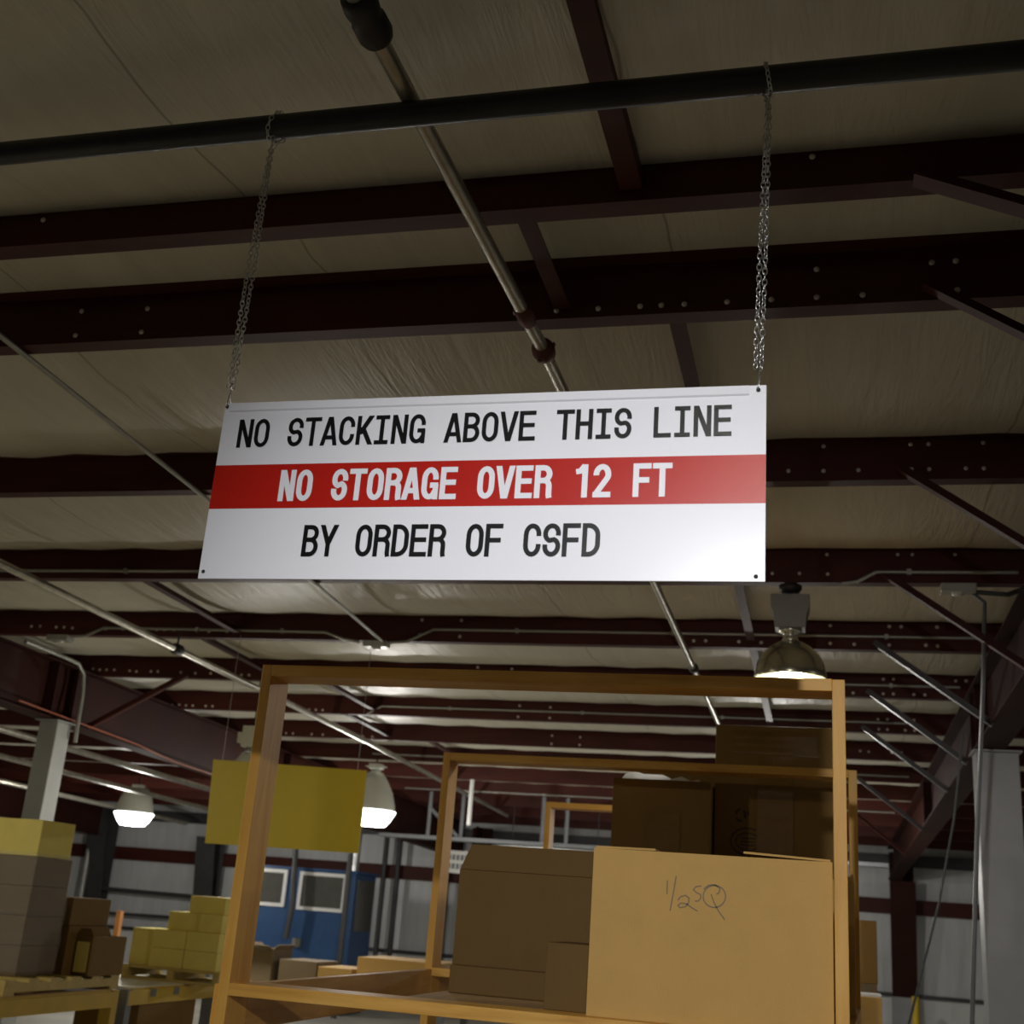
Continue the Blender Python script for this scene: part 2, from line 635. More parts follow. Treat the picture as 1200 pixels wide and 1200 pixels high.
BOLTS = {
    0: [(96, 365), (173, 362), (88, 397), (165, 395), (604, 371), (652, 368), (701, 366), (750, 364), (775, 362), (802, 361), (852, 359), (904, 356), (957, 353), (957, 316), (1011, 351), (1092, 308), (1120, 306), (1094, 347), (1122, 345)],
    1: [(965, 522), (1067, 519), (1088, 519), (1152, 518), (924, 552), (965, 552), (1006, 551), (1068, 550), (1089, 550), (1132, 549), (1153, 549)],
    2: [(969, 648), (1052, 648), (1069, 648), (1119, 648), (905, 672), (937, 672), (970, 673)],
    3: [(37, 734), (47, 734), (66, 735), (75, 735), (85, 736), (124, 737), (144, 737), (184, 738), (193, 738), (204, 738), (245, 740), (266, 740), (495, 724), (541, 726), (492, 744), (539, 746), (973, 733), (1042, 734), (1056, 734), (1098, 734), (813, 751), (827, 751), (866, 752), (892, 753), (973, 754), (1001, 755), (1042, 756), (1085, 756), (1099, 757)],
    4: [(1035, 796), (1047, 796), (1120, 798), (1132, 798), (1000, 814), (1035, 815), (1047, 815), (1071, 816), (1084, 816), (109, 784), (117, 785), (125, 785), (134, 785), (152, 786), (160, 787), (177, 787), (185, 787), (212, 788), (229, 789), (247, 789), (283, 791), (292, 791), (560, 782), (600, 784)],
    5: [(1029, 843), (1040, 843), (1071, 844), (1030, 859), (1040, 859), (1061, 860), (1072, 860), (609, 827), (645, 829), (607, 842), (644, 845), (202, 826), (210, 826), (218, 827), (226, 827), (241, 828), (249, 828), (362, 833), (370, 833), (378, 834)],
    6: [(647, 862), (680, 864), (646, 876), (679, 878), (1008, 880), (1018, 881), (1045, 882), (1056, 882), (335, 862), (343, 862), (365, 863), (378, 864), (425, 866), (436, 867)],
}
for k, pts in BOLTS.items():
    yw = PURLIN_Y[k]
    zb = under(yw + 0.07)
    for px, py in pts:
        p = at(px, py, yw)
        z = min(max(p.z - zb, 0.03), PUR_D - 0.04)
        bolt(PUR[k], p.x, -0.0005, z, 0.0095 if k < 3 else 0.012)
for px, py in ((51, 258), (952, 184)):
    p = at(px, py, NEAR_Y[0])
    bolt(NEARP[0], p.x, -0.0005, min(p.z - under(NEAR_Y[0] + 0.07), PUR_D - 0.03), 0.0085)

# rafters, one on each side of the bay, and their columns
RX = (-6.48, 1.12, -14.08)


def rafter(x, label, d0, d1):
    """a welded I section under the purlins, deeper toward the far wall"""
    t = thing('rafter', label, 'roof beam', (x, 9.2, CH))
    y0, y1 = 3.3, YF - 0.80
    zt0, zt1 = under(y0) - CH - 0.004, under(y1) - CH - 0.004
    wb = MB()
    wb.prism([(-0.006, y0 - 9.2, zt0 - 0.012), (-0.006, y1 - 9.2, zt1 - 0.012), (-0.006, y1 - 9.2, zt1 - d1), (-0.006, y0 - 9.2, zt0 - d0)], (0.012, 0, 0))
    wb.build('web', M['rafter'], t)
    MB().prism([(-0.10, y0 - 9.2, zt0 - 0.012), (-0.10, y0 - 9.2, zt0), (-0.10, y1 - 9.2, zt1), (-0.10, y1 - 9.2, zt1 - 0.012)], (0.2, 0, 0)).build('flange', M['rafter'], t)
    MB().prism([(-0.10, y0 - 9.2, zt0 - d0 - 0.012), (-0.10, y0 - 9.2, zt0 - d0), (-0.10, y1 - 9.2, zt1 - d1), (-0.10, y1 - 9.2, zt1 - d1 - 0.012)], (0.2, 0, 0)).build('flange', M['rafter'], t)
    # the near slope, mitred at the ridge
    yn = YB + 0.05
    zn1, zn0 = under(3.21) - CH - 0.004, under(yn) - CH - 0.004
    MB().prism([(-0.006, yn - 9.2, zn0 - 0.012), (-0.006, y0 - 9.21, zn1 - 0.012), (-0.006, y0 - 9.21, zn1 - d0), (-0.006, yn - 9.2, zn0 - d1)], (0.012, 0, 0)).build('web', M['rafter'], t)
    MB().prism([(-0.10, yn - 9.2, zn0 - 0.012), (-0.10, yn - 9.2, zn0), (-0.10, y0 - 9.21, zn1), (-0.10, y0 - 9.21, zn1 - 0.012)], (0.2, 0, 0)).build('flange', M['rafter'], t)
    MB().prism([(-0.10, yn - 9.2, zn0 - d1 - 0.012), (-0.10, yn - 9.2, zn0 - d1), (-0.10, y0 - 9.21, zn1 - d0), (-0.10, y0 - 9.21, zn1 - d0 - 0.012)], (0.2, 0, 0)).build('flange', M['rafter'], t)
    for ys in (9.05, 9.35, 14.0):
        u = (ys - y0) / (y1 - y0)
        za, zb = zt0 + (zt1 - zt0) * u - 0.012, zt0 + (zt1 - zt0) * u - (d0 + (d1 - d0) * u)
        MB().box(-0.09, 0.09, ys - 9.2 - 0.005, ys - 9.2 + 0.005, zb, za).build('stiffener', M['rafter'], t)
    return t, lambda y: CH + zt0 + (zt1 - zt0) * (y - y0) / (y1 - y0) - (d0 + (d1 - d0) * (y - y0) / (y1 - y0)) - 0.012


raf_l, low_l = rafter(RX[0], 'deep dark red roof rafter at the left, carried by the grey column', 0.42, 0.62)
raf_r, low_r = rafter(RX[1], 'dark red roof rafter at the right edge, carried by the pale column', 0.42, 0.50)
raf_f, low_f = rafter(RX[2], 'dark red roof rafter far at the left, beyond the grey column', 0.42, 0.62)


def column(x, y, zt, wx, wy, mt, label):
    t = thing('column', label, 'column', (x, y, 0))
    b = MB().box(-wx / 2, wx / 2, -wy / 2, wy / 2, 0.012, zt - 0.012)
    b.build('shaft', M[mt], t, 0.008)
    MB().box(-wx / 2 - 0.06, wx / 2 + 0.06, -wy / 2 - 0.06, wy / 2 + 0.06, 0, 0.012).build('base_plate', M[mt], t)
    MB().box(-wx / 2 - 0.02, wx / 2 + 0.02, -wy / 2 - 0.04, wy / 2 + 0.04, zt - 0.012, zt - 0.001).build('cap_plate', M[mt], t)
    return t


column(RX[0] + 0.05, 9.2, low_l(9.2) - 0.002, 0.18, 0.2, 'col_grey', 'grey square steel column under the left rafter, behind the wrapped boxes')
column(RX[1] + 0.05, 9.2, low_r(9.2) - 0.002, 0.28, 0.25, 'col_white', 'pale grey column at the right edge under the rafter')
column(RX[2], 9.2, low_f(9.2) - 0.002, 0.18, 0.2, 'col_grey', 'grey steel column under the rafter farthest to the left')


def wall_column(x, label, mt):
    t = thing('wall_column', label, 'column', (x, YF - 0.36, 0))
    zt = under(YF) - 0.01
    MB().prism([(-0.01, -0.02, 0.85), (-0.01, 0.12, 0.85), (-0.01, 0.12, zt), (-0.01, -0.34, zt), (-0.01, -0.34, zt - 0.5)], (0.02, 0, 0)).build('web', M[mt], t)
    MB().prism([(-0.2, -0.02, 0.85), (-0.2, -0.035, 0.85), (-0.2, -0.365, zt - 0.5), (-0.2, -0.345, zt - 0.5)], (0.4, 0, 0)).build('flange', M[mt], t)
    MB().box(-0.2, 0.2, 0.105, 0.12, 0.85, zt).build('flange', M[mt], t)
    MB().box(-0.21, 0.21, -0.06, 0.125, 0, 0.85).build('painted_base', M['col_white'], t)
    return t


wall_column(RX[1] + 0.15, 'dark red wall column with white painted base at the right of the far wall', 'rafter')
wall_column(RX[0] + 0.2, 'dark red wall column hidden behind the stack of boxes on the wooden rack', 'rafter')
wall_column(RX[2] - 0.1, 'dark grey wall column at the left of the far wall beside the hanging lamp', 'strut')
wall_column(-11.75, 'slim dark grey wall column left of the blue booth', 'strut')

# flange braces, from the purlin web down to the rafter's lower flange
for k in (0, 1, 2, 3, 4, 5, 7, 9):
    y = PURLIN_Y[k]
    a = Vector((RX[1] - 0.80, y - 0.027, under(y) + 0.05))
    b = Vector((RX[1] - 0.09, y - 0.027, low_r(y) - 0.01)) if y > 3.6 else Vector((RX[1] - 0.09, y - 0.027, under(y) - 0.42))
    o = MB().angle(a, b, 0.045, 0.006).build('flange_brace', M['brace' if k in (3, 4, 5, 7) else 'purlin'], at_=a)
    tag(o, 'angle iron brace from the %s purlin past the ridge to the right rafter' % ORD[k], 'brace', 'braces of the right rafter')
y = NEAR_Y[0]
a = Vector((0.25, y - 0.027, under(y) + 0.01))
o = MB().angle(a, (0.70, y - 0.027, under(y) - 0.19), 0.06, 0.006).build('flange_brace', M['purlin'], at_=a)
tag(o, 'dark red angle brace under the purlin nearest the black pipe, at the right edge', 'brace', 'braces of the right rafter')
y = 10.6
a = Vector((RX[0] + 1.0, PURLIN_Y[4] - 0.02, under(PURLIN_Y[4]) + 0.03))
o = MB().angle(a, (RX[0] + 0.09, PURLIN_Y[4] - 0.02, low_l(PURLIN_Y[4]) + 0.03), 0.045, 0.006).build('flange_brace', M['purlin'], at_=a)
tag(o, 'thin angle brace slanting from a purlin down to the left rafter', 'brace', 'braces of the left rafter')

# bridging between the purlins
BR = [(-0.51, 1.37, 2.88), (-0.84, 2.9, 3.54)]
ally = PURLIN_Y
for k in range(7):
    BR.append((-0.47, ally[k] + 0.015, ally[k + 1] - 0.002))
for k in range(2, 7):
    BR.append(((-4.27, -4.66)[k % 2], ally[k] + 0.015, ally[k + 1] - 0.002))
for i, (x, ya, yb) in enumerate(BR):
    za, zb = under(ya) + 0.06, under(yb) + 0.06
    mb = MB()
    if i == 0:
        mb.bar((x, ya, za), (x, yb, zb), 0.062, 0.05)
    else:
        mb.angle((x, ya, za), (x, yb, zb), 0.055, 0.006)
    o = mb.build('bridging', M['purlin'], at_=(x, ya, za))
    if i == 0:
        lab = 'dark red brace between purlins above the black pipe'
    elif i == 1:
        lab = 'short dark red brace across the ridge between its two purlins'
    else:
        lab = 'dark red bridging %s, %s purlin past the ridge to the next' % ('above the lamp' if x > -1 else 'over the left pipe', ORD[ally.index(ya - 0.015)])
    tag(o, lab, 'brace', 'bridging between purlins')

# ------------------------------------------------------------------ the big sign
SY = 2.2
SX0, SX1 = -1.2665, -0.1035
SZ0, SZ1 = CH + 0.6155, CH + 1.0145
sign = thing('hanging_sign', 'white and red metal sign reading NO STACKING ABOVE THIS LINE, hung on chains', 'sign', (0, SY, 0))
MB().box(SX0, SX1, 0, 0.004, SZ0, SZ1).build('panel', M['sign_white'], sign, 0.0008)
MB().box(SX0 + 0.0003, SX1 - 0.0003, -0.0006, -0.0001, CH + 0.7695, CH + 0.8685).build('red_band', M['sign_red'], sign)


def arc(cx, cy, rx, ry, a0, a1, n=10):
    return [(cx + rx * math.cos(math.radians(a0 + (a1 - a0) * i / n)), cy + ry * math.sin(math.radians(a0 + (a1 - a0) * i / n))) for i in range(n + 1)]


def glyph(ch, W, t):
    """strokes of a letter in a W wide, 1 high cell: ('s', points) strokes, ('c', points) closed strokes, ('p', points) polygons"""
    h = t / 2
    L, R, T, B = h, W - h, 1 - h, h
    cx = W / 2
    rx, ry = W / 2 - h, 0.27
    v = lambda x: ('s', [(x, 0), (x, 1)])
    hb = lambda y, x0=0.0, x1=W: ('s', [(x0, y), (x1, y)])

    def dia(x0, y0, x1, y1, k=1.22):
        q = t * k / 2
        return ('p', [(x0 - q, y0), (x0 + q, y0), (x1 + q, y1), (x1 - q, y1)])
    ovl = arc(cx, T - ry, rx, ry, 0, 180) + arc(cx, B + ry, rx, ry, 180, 360)
    if ch == 'O':
        return [('c', ovl)]
    if ch == 'C':
        return [('s', arc(cx, T - ry, rx, ry, -8, 180) + arc(cx, B + ry, rx, ry, 180, 368))]
    if ch == 'G':
        return [('s', arc(cx, T - ry, rx, ry, -8, 180) + arc(cx, B + ry, rx, ry, 180, 340)), ('s', [(cx * 1.02, 0.44), (W, 0.44)]), ('s', [(R + 0.01, 0.0), (R + 0.01, 0.46)])]
    if ch == 'S':
        ys = 0.235
        return [('s', arc(cx, T - ys, rx, ys, -14, 180, 12) + arc(cx, T - ys - 0.02, rx, 0.20, 190, 250, 5)
                 + arc(cx, B + ys + 0.02, rx, 0.20, 70, 10, 5) + arc(cx, B + ys, rx, ys, 0, -194, 12))]
    if ch == 'N':
        return [v(L), v(R), dia(L + h * 0.15, 1, R - h * 0.15, 0, 1.1)]
    if ch == 'H':
        return [v(L), v(R), hb(0.52)]
    if ch == 'T':
        return [v(cx), hb(T, -0.02, W + 0.02)]
    if ch == 'I':
        return [v(cx), hb(T, 0.03, W - 0.03), hb(B, 0.03, W - 0.03)]
    if ch == 'L':
        return [v(L), hb(B)]
    if ch == 'E':
        return [v(L), hb(B), hb(T), hb(0.52, 0, W - 0.03)]
    if ch == 'F':
        return [v(L), hb(T), hb(0.50, 0, W - 0.05)]
    if ch == 'A':
        return [dia(L - 0.03, 0, cx - 0.012, 1, 1.05), dia(R + 0.03, 0, cx + 0.012, 1, 1.05), hb(0.28, L + 0.03, R - 0.03)]
    if ch == 'V':
        return [dia(L - 0.03, 1, cx - 0.012, 0, 1.05), dia(R + 0.03, 1, cx + 0.012, 0, 1.05)]
    if ch == 'Y':
        return [dia(L - 0.03, 1, cx, 0.40, 1.15), dia(R + 0.03, 1, cx, 0.40, 1.15), ('s', [(cx, 0), (cx, 0.46)])]
    if ch == 'K':
        return [v(L), dia(R + 0.02, 1, L + h * 0.6, 0.36, 1.3), dia(R + 0.04, 0, L + 0.13, 0.60, 1.25)]
    if ch == 'D':
        return [v(L), ('s', [(0.0, T), (W * 0.36, T)] + arc(W * 0.36, T - 0.3, R - W * 0.36, 0.3, 90, 0)[1:] + arc(W * 0.36, B + 0.3, R - W * 0.36, 0.3, 0, -90) + [(0.0, B)])]
    if ch in 'BR':
        q = 0.53
        r1 = (T - q) / 2
        o = [v(L), ('s', [(0.0, T), (W * 0.5, T)] + arc(W * 0.5, T - r1, R - W * 0.5 - (0.015 if ch == 'B' else 0), r1, 90, -90)[1:] + [(0.0, q)])]
        if ch == 'B':
            r2 = (q - B) / 2
            o.append(('s', [(0.0, q), (W * 0.5, q)] + arc(W * 0.5, B + r2, R - W * 0.5, r2, 90, -90)[1:] + [(0.0, B)]))
        else:
            o.append(('s', [(W * 0.5, q)] + arc(W * 0.55, q - 0.17, R - W * 0.55, 0.17, 90, 0, 6) + [(R, 0.10), (R + 0.02, 0.0)]))
        return o
    if ch == '1':
        return [('s', [(cx + 0.07, 0), (cx + 0.07, 1)]), ('s', [(0.06, 0.78), (cx * 0.75, 0.80), (cx + 0.06, 0.97)])]
    if ch == '2':
        return [('s', [(L, 0.66)] + arc(cx, T - 0.23, rx, 0.23, 180, -25, 12) + [(L + 0.04, 0.16), (L, B)]), hb(B)]
    return []


def lettering(text, x0, z0, H, pitch, W, t, mt, parent):
    Wn = W / H
    for i, ch in enumerate(text):
        mb = MB()
        for si, (kind, pts) in enumerate(glyph(ch, Wn, t)):
            q = [(x0 + i * pitch + p[0] * H, z0 + p[1] * H) for p in pts]
            y = -0.0018 - 0.00006 * si
            if kind == 'p':
                if (q[1][0] - q[0][0]) * (q[3][1] - q[0][1]) - (q[1][1] - q[0][1]) * (q[3][0] - q[0][0]) < 0:
                    q = q[::-1]
                mb.add([(p[0], y, p[1]) for p in q], [tuple(range(len(q)))])
            else:
                mb.ribbon(q, t * H, y, kind == 'c')
        if mb.f:
            mb.build('letter', mt, parent)


lettering('NO STACKING ABOVE THIS LINE', -1.2245, CH + 0.9085, 0.0655, 0.03925, 0.0345, 0.138, M['ink'], sign)
lettering('NO STORAGE OVER 12 FT', -1.1095, CH + 0.7845, 0.0700, 0.03955, 0.0355, 0.165, M['sign_white'], sign)
lettering('BY ORDER OF CSFD', -1.0400, CH + 0.6635, 0.0680, 0.03915, 0.0355, 0.140, M['ink'], sign)
# the clear lip along the top edge, with its thin bead
lip = MB().prism([(SX0 + 0.012, -0.0005, SZ1 - 0.0215), (SX0 + 0.012, -0.004, SZ1 - 0.019), (SX0 + 0.012, -0.0025, SZ1 - 0.001), (SX0 + 0.012, -0.0005, SZ1)], (SX1 - SX0 - 0.045, 0, 0))
lip.build('top_lip', M['sign_lip'], sign)
for hx, hz in ((-1.2555, 0.6305), (-0.1205, 0.6250), (-0.1190, 1.0035), (-1.2590, 1.0050)):
    MB().add([(hx + 0.0042 * math.cos(2 * PI * j / 14), -0.0016 if hz < 0.9 else -0.0045, CH + hz + 0.0042 * math.sin(2 * PI * j / 14)) for j in range(14)], [tuple(range(14))]).build('grommet_hole', M['hole'], sign)

# the black pipe that carries it
PZ, PR = CH + 1.7405, 0.0302
pa, pb = Vector((X0 + 0.05, SY + 0.05, PZ + 0.0)), Vector((X1 - 0.05, SY + 0.0, PZ))
# seen against the photograph the pipe swings slightly toward the camera at the right
pl, pr_ = at(30, 177.5, SY + 0.10), at(1170, 67.5, SY - 0.03)
dv = (pr_ - pl) / (pr_.x - pl.x)
pa = pl + dv * (-6.0 - pl.x)
pb = pl + dv * (0.98 - pl.x)
pipe = MB().tube([pa, pb], PR, 24).build('sprinkler_main', M['black_pipe'], at_=(pa + pb) / 2)
tag(pipe, 'thick black pipe crossing overhead that the white sign hangs from', 'pipe')


def pipe_at(x):
    return pl + dv * (x - pl.x)


def link_ring(mb, c, axis, flat, ln, wd, r):
    """one oval chain link"""
    axis = Vector(axis).normalized()
    flat = Vector(flat)
    flat = (flat - axis * flat.dot(axis)).normalized()
    pts = []
    for i in range(12):
        a = 2 * PI * i / 12
        pts.append(Vector(c) + axis * (math.cos(a) * ln / 2) + flat * (math.sin(a) * wd / 2))
    mb.tube(pts, r, 5, closed=True)


def run_links(mb, path, pitch, ln=0.0165, wd=0.0095, r=0.00135, twist=0.0):
    seg = [(path[i + 1] - path[i]).length for i in range(len(path) - 1)]
    tot = sum(seg)
    n = max(2, int(tot / pitch))
    for j in range(n):
        s = (j + 0.5) * tot / n
        i = 0
        while i < len(seg) - 1 and s > seg[i]:
            s -= seg[i]
            i += 1
        ax = (path[i + 1] - path[i]).normalized()
        c = path[i] + ax * s
        ang = PI / 2 * (j % 2) + PI / 4 + twist * j
        ref = Vector((1, 0, 0)) if abs(ax.x) < 0.9 else Vector((0, 1, 0))
        s1 = ax.cross(ref).normalized()
        s2 = ax.cross(s1)
        link_ring(mb, c, ax, s1 * math.cos(ang) + s2 * math.sin(ang), ln, wd, r)


def chain(xs, label, topx, dx):
    hz = CH + (1.0050 if xs < -1 else 1.0035)
    top = pipe_at(topx)
    t = thing('hanging_chain', label, 'chain', (xs, SY, hz), 'chains of the hanging sign')
    mb = MB()
    # round the pipe
    ring = [top + Vector((dx * 0.014 * math.sin(a), math.cos(a) * (PR + 0.004), math.sin(a) * (PR + 0.004))) for a in [2 * PI * i / 24 - PI / 2 for i in range(25)]]
    run_links(mb, ring, 0.0125)
    knot = top + Vector((-dx * 0.004, -0.004, -PR - 0.035))
    run_links(mb, [top + Vector((0, -0.010, -PR)), knot], 0.0125)
    run_links(mb, [top + Vector((dx * 0.02, 0.010, -PR)), knot], 0.0125)
    end = Vector((xs, SY - 0.002, hz + 0.036))
    # two strands side by side, meeting at the hook
    mid = (knot + end) / 2
    run_links(mb, [knot + Vector((-0.002, 0, 0)), mid + Vector((-0.0055, -0.003, 0)), end + Vector((-0.006, 0, 0.01))], 0.0125, twist=0.13)
    run_links(mb, [knot + Vector((0.002, 0, 0)), mid + Vector((0.0055, 0.004, 0)), end + Vector((0.005, 0, 0.006))], 0.0125, twist=0.17)
    for p in mb.v:
        pass
    base = Vector((xs, SY, hz))
    mb.v = [tuple(Vector(p) - base) for p in mb.v]
    mb.build('links', M['chain'], t)
    hk = MB().tube([Vector((0.002, -0.002, 0.040)), Vector((0.0, -0.004, 0.024)), Vector((-0.001, -0.006, 0.010)), Vector((-0.001, -0.0055, 0.001)), Vector((0.0, 0.002, -0.001)), Vector((0.001, 0.009, 0.004)), Vector((0.001, 0.007, 0.016)), Vector((0.002, 0.0, 0.03))], 0.0014, 6)
    hk.build('hook', M['chain'], t)


chain(-1.2590, 'doubled zinc chain from the black pipe to the left top corner of the sign', at(309, 152, SY).x, 1)
chain(-0.1190, 'doubled zinc chain from the black pipe to the right top corner of the sign', at(900, 88, SY).x, -0.4)

# ------------------------------------------------------------------ sprinkler pipes and conduits under the roof
sp = thing('sprinkler_pipe', 'galvanised sprinkler pipe running away from the camera above the black pipe', 'pipe', (-0.92, 3.0, CH + 1.8))
bs = sp.location


def rel(pts, b):
    return [Vector(p) - Vector(b) for p in pts]


PP = [Vector((-0.955, 1.2, CH + 1.815)), Vector((-0.943, 1.95, CH + 1.808)), Vector((-0.90, 3.55, CH + 1.795)), Vector((-0.905, 6.5, CH + 1.795)), Vector((-0.90, 9.1, CH + 1.745)), Vector((-0.90, 16.5, CH + 1.60))]
MB().tube(rel(PP, bs), 0.0215, 16).build('pipe', M['galv'], sp)


def along(y):
    for a, b in zip(PP[:-1], PP[1:]):
        if a.y <= y <= b.y:
            return a + (b - a) * ((y - a.y) / (b.y - a.y))


def fitting(y0, y1, prof, name, mt, extra=None):
    a, b = along(y0) - bs, along(y1) - bs
    n = len(prof)
    pts = [a + (b - a) * (u / (prof[-1][0])) for u, r in prof]
    mb = MB().tube(pts, [r for u, r in prof], 18)
    if extra:
        extra(mb, a, b)
    return mb.build(name, M[mt], sp)


fitting(1.90, 2.035, [(0, .024), (.02, .036), (.25, .040), (.42, .036), (.5, .033), (.56, .040), (.85, .041), (.97, .036), (1, .024)], 'coupling', 'fitting')
fitting(3.255, 3.36, [(0, .0222), (.1, .027), (.8, .029), (1, .023)], 'coupling', 'rust')


def lugs(mb, a, b):
    c = (a + b) / 2
    for q in ((0.032, 0.0, 0.022), (-0.03, 0, -0.012), (0.012, 0, -0.034), (-0.012, 0, -0.036)):
        v = Vector(q)
        mb.tube([c + v * 0.6, c + v * 1.15], 0.0075, 8)


fitting(3.52, 3.60, [(0, .023), (.15, .036), (.5, .040), (.85, .035), (1, .023)], 'swivel_hanger', 'rust', lugs)
fitting(8.52, 8.62, [(0, .023), (.2, .034), (.8, .034), (1, .023)], 'coupling', 'fitting')

lp = thing('sprinkler_pipe', 'grey sprinkler pipe running toward the far wall at the left, near the left rafter', 'pipe', (-4.67, 8.0, CH + 1.68))
PP2 = [Vector((-4.62, 4.6, CH + 1.73)), Vector((-4.66, 7.95, CH + 1.68)), Vector((-4.70, 12.2, CH + 1.615)), Vector((-5.0, 19.5, CH + 1.50))]
MB().tube(rel(PP2, lp.location), 0.026, 14).build('pipe', M['galv'], lp)
MB().tube(rel([PP2[1] + Vector((0, -0.05, 0)), PP2[1] + Vector((0, -0.02, 0)), PP2[1] + Vector((0, 0.05, 0)), PP2[1] + Vector((0, 0.08, 0))], lp.location), [.027, .042, .042, .027], 14).build('coupling', M['fitting'], lp)
MB().tube(rel([PP2[1] + Vector((0, 0.01, 0.03)), PP2[1] + Vector((0, 0.01, under(7.95) - PP2[1].z - 0.004))], lp.location), 0.007, 8).build('hanger_rod', M['fitting'], lp)


def conduit(name, pts, r, mt, label, cat='conduit', group=None):
    b = Vector(pts[0])
    o = MB().tube(pts, r, 10).build(name, M[mt], at_=b)
    return tag(o, label, cat, group)


conduit('conduit', [(-2.95, 3.3, under(3.3) - 0.013), (-2.99, 5.1, under(5.1) - 0.013), (-3.02, 6.7, under(6.7) - 0.013), (-3.10, 8.17, under(8.17) - 0.013)], 0.0115, 'emt', 'thin grey conduit running under the purlins left of the sign')


def along_purlin(k, xs, z, label, dips=()):
    """a conduit strapped to the web of a purlin; it dips to the underside at a box"""
    y = PURLIN_Y[k] - 0.014
    zb = under(PURLIN_Y[k])
    t = thing('conduit', label, 'conduit', (xs[0], y, zb), 'conduits along the purlins')
    pts = [Vector((x - xs[0], 0, dz)) for x, dz in z]
    MB().tube(pts, 0.0105, 8).build('tube', M['emt'], t)
    for sx in xs:
        MB().box(sx - xs[0] - 0.012, sx - xs[0] + 0.012, -0.013, 0.013, z[len(z) // 2][1] - 0.016, z[len(z) // 2][1] + 0.016).build('strap', M['emt'], t)
    return t


def jbox(k, x, label):
    y = PURLIN_Y[k] + 0.03
    zb = under(PURLIN_Y[k] + 0.07)
    t = thing('junction_box', label, 'junction box', (x, y, zb - 0.045), 'junction boxes under the purlins')
    MB().box(-0.09, 0.09, -0.05, 0.05, 0, 0.044).build('box', M['emt'], t, 0.004)
    MB().lathe([(0.0, -0.012), (0.03, -0.012), (0.035, 0.0)], (0.0, 0, 0), 14).build('cover', M['acrylic'], t)


jbox(3, -3.16, 'small grey junction box under a purlin where the thin conduit ends')
jbox(3, -5.80, 'small grey junction box under a purlin at the left edge')
jbox(2, 0.70, 'small grey junction box under a purlin at the right, feeding the dropping cord')
along_purlin(3, [-4.6, -3.9], [(-5.68, -0.018), (-5.55, -0.012), (-5.40, 0.055), (-4.6, 0.055), (-3.55, 0.05), (-3.40, 0.0), (-3.28, -0.018)], 'grey conduit along a purlin between the two left junction boxes')
along_purlin(3, [-2.1, -1.0, 0.4], [(-3.05, -0.018), (-2.92, -0.01), (-2.72, 0.085), (-1.0, 0.085), (1.0, 0.085)], 'grey conduit along a purlin running right behind the bay lamp')
along_purlin(2, [-4.3, -3.5], [(-5.3, 0.045), (-4.0, 0.045), (-1.8, 0.045)], 'yellowish conduit along a purlin at the left, just below the sign')
along_purlin(2, [0.45], [(0.10, -0.012), (0.18, 0.0), (0.28, 0.055), (0.6, 0.055), (1.0, 0.055)], 'grey conduit along a purlin right of the sign')
along_purlin(5, [-3.5, -2.2, -0.9], [(-4.35, 0.0), (-4.2, 0.085), (-2.0, 0.085), (-0.4, 0.085), (0.7, 0.085)], 'grey conduit along a purlin seen through the wooden rack')
along_purlin(4, [0.5], [(0.1, 0.09), (0.6, 0.09), (1.0, 0.09)], 'grey conduit along a purlin right of the rack post')
along_purlin(7, [-3.5, -1.5], [(-5.4, 0.06), (-2.0, 0.06), (0.9, 0.06)], 'grey conduit along a distant purlin above the rack')
along_purlin(9, [-3.9, -1.9], [(-6.0, 0.02), (-2.0, 0.02), (0.9, 0.02)], 'grey conduit along the most distant purlin above the rack')
conduit('power_cord', [(0.77, 6.66, under(6.7) - 0.03), (0.83, 6.62, under(6.6) - 0.10), (0.80, 6.6, CH + 1.3), (0.74, 6.6, CH + 0.6), (0.66, 6.6, CH - 0.5), (0.63, 6.6, 0.01)], 0.0115, 'cord_grey', 'grey cord dropping from the right junction box past the pale column', 'cord')
conduit('power_cord', [(0.79, 6.64, under(6.7) - 0.035), (0.95, 6.63, under(6.7) - 0.05), (1.06, 6.62, under(6.7) - 0.01), (1.3, 6.62, under(6.7) + 0.01)], 0.013, 'cable_dark', 'short dark cable looping right from the right junction box', 'cord')
# conduit over the left rafter and down its column
conduit('conduit', [atx(30, 752, -6.30), atx(75, 770, -6.30), atx(92, 778, -6.30), atx(98, 790, -6.30), atx(97, 815, -6.30), atx(91, 848, -6.28), atx(88, 870, -6.27)], 0.017, 'emt', 'bent grey conduit over the left rafter and down to the grey column')
conduit('orange_cable', [atx(22, 822, -6.34) + Vector((0, 0, 0.01)), atx(90, 846, -6.34), atx(160, 872, -6.34), atx(205, 893, -6.34), atx(250, 908, -6.34)], 0.008, 'cable_orange', 'orange cable strung along the lower flange of the left rafter', 'cable')
conduit('hanging_cable', [at(1128, 860, 8.6), at(1118, 960, 8.6), at(1100, 1060, 8.6), at(1080, 1140, 8.6), at(1064, 1205, 8.6), at(1050, 1290, 8.6)], 0.008, 'cable_dark', 'thin dark cable slanting down in front of the far wall at the right', 'cable')
for i, (x, z, lab) in enumerate(((-8.6, 1.62, 'grey pipe under the roof just left of the left rafter'), (-9.9, 1.56, 'second grey pipe farther left of the left rafter'), (-11.6, 1.5, 'grey pipe under the roof farthest to the left'))):
    conduit('sprinkler_pipe', [(x, 7.0, CH + z - 0.05), (x - 0.1, 14.0, CH + z - 0.17), (x - 0.2, 21.5, CH + z - 0.32)], 0.035, 'galv', lab, 'pipe')

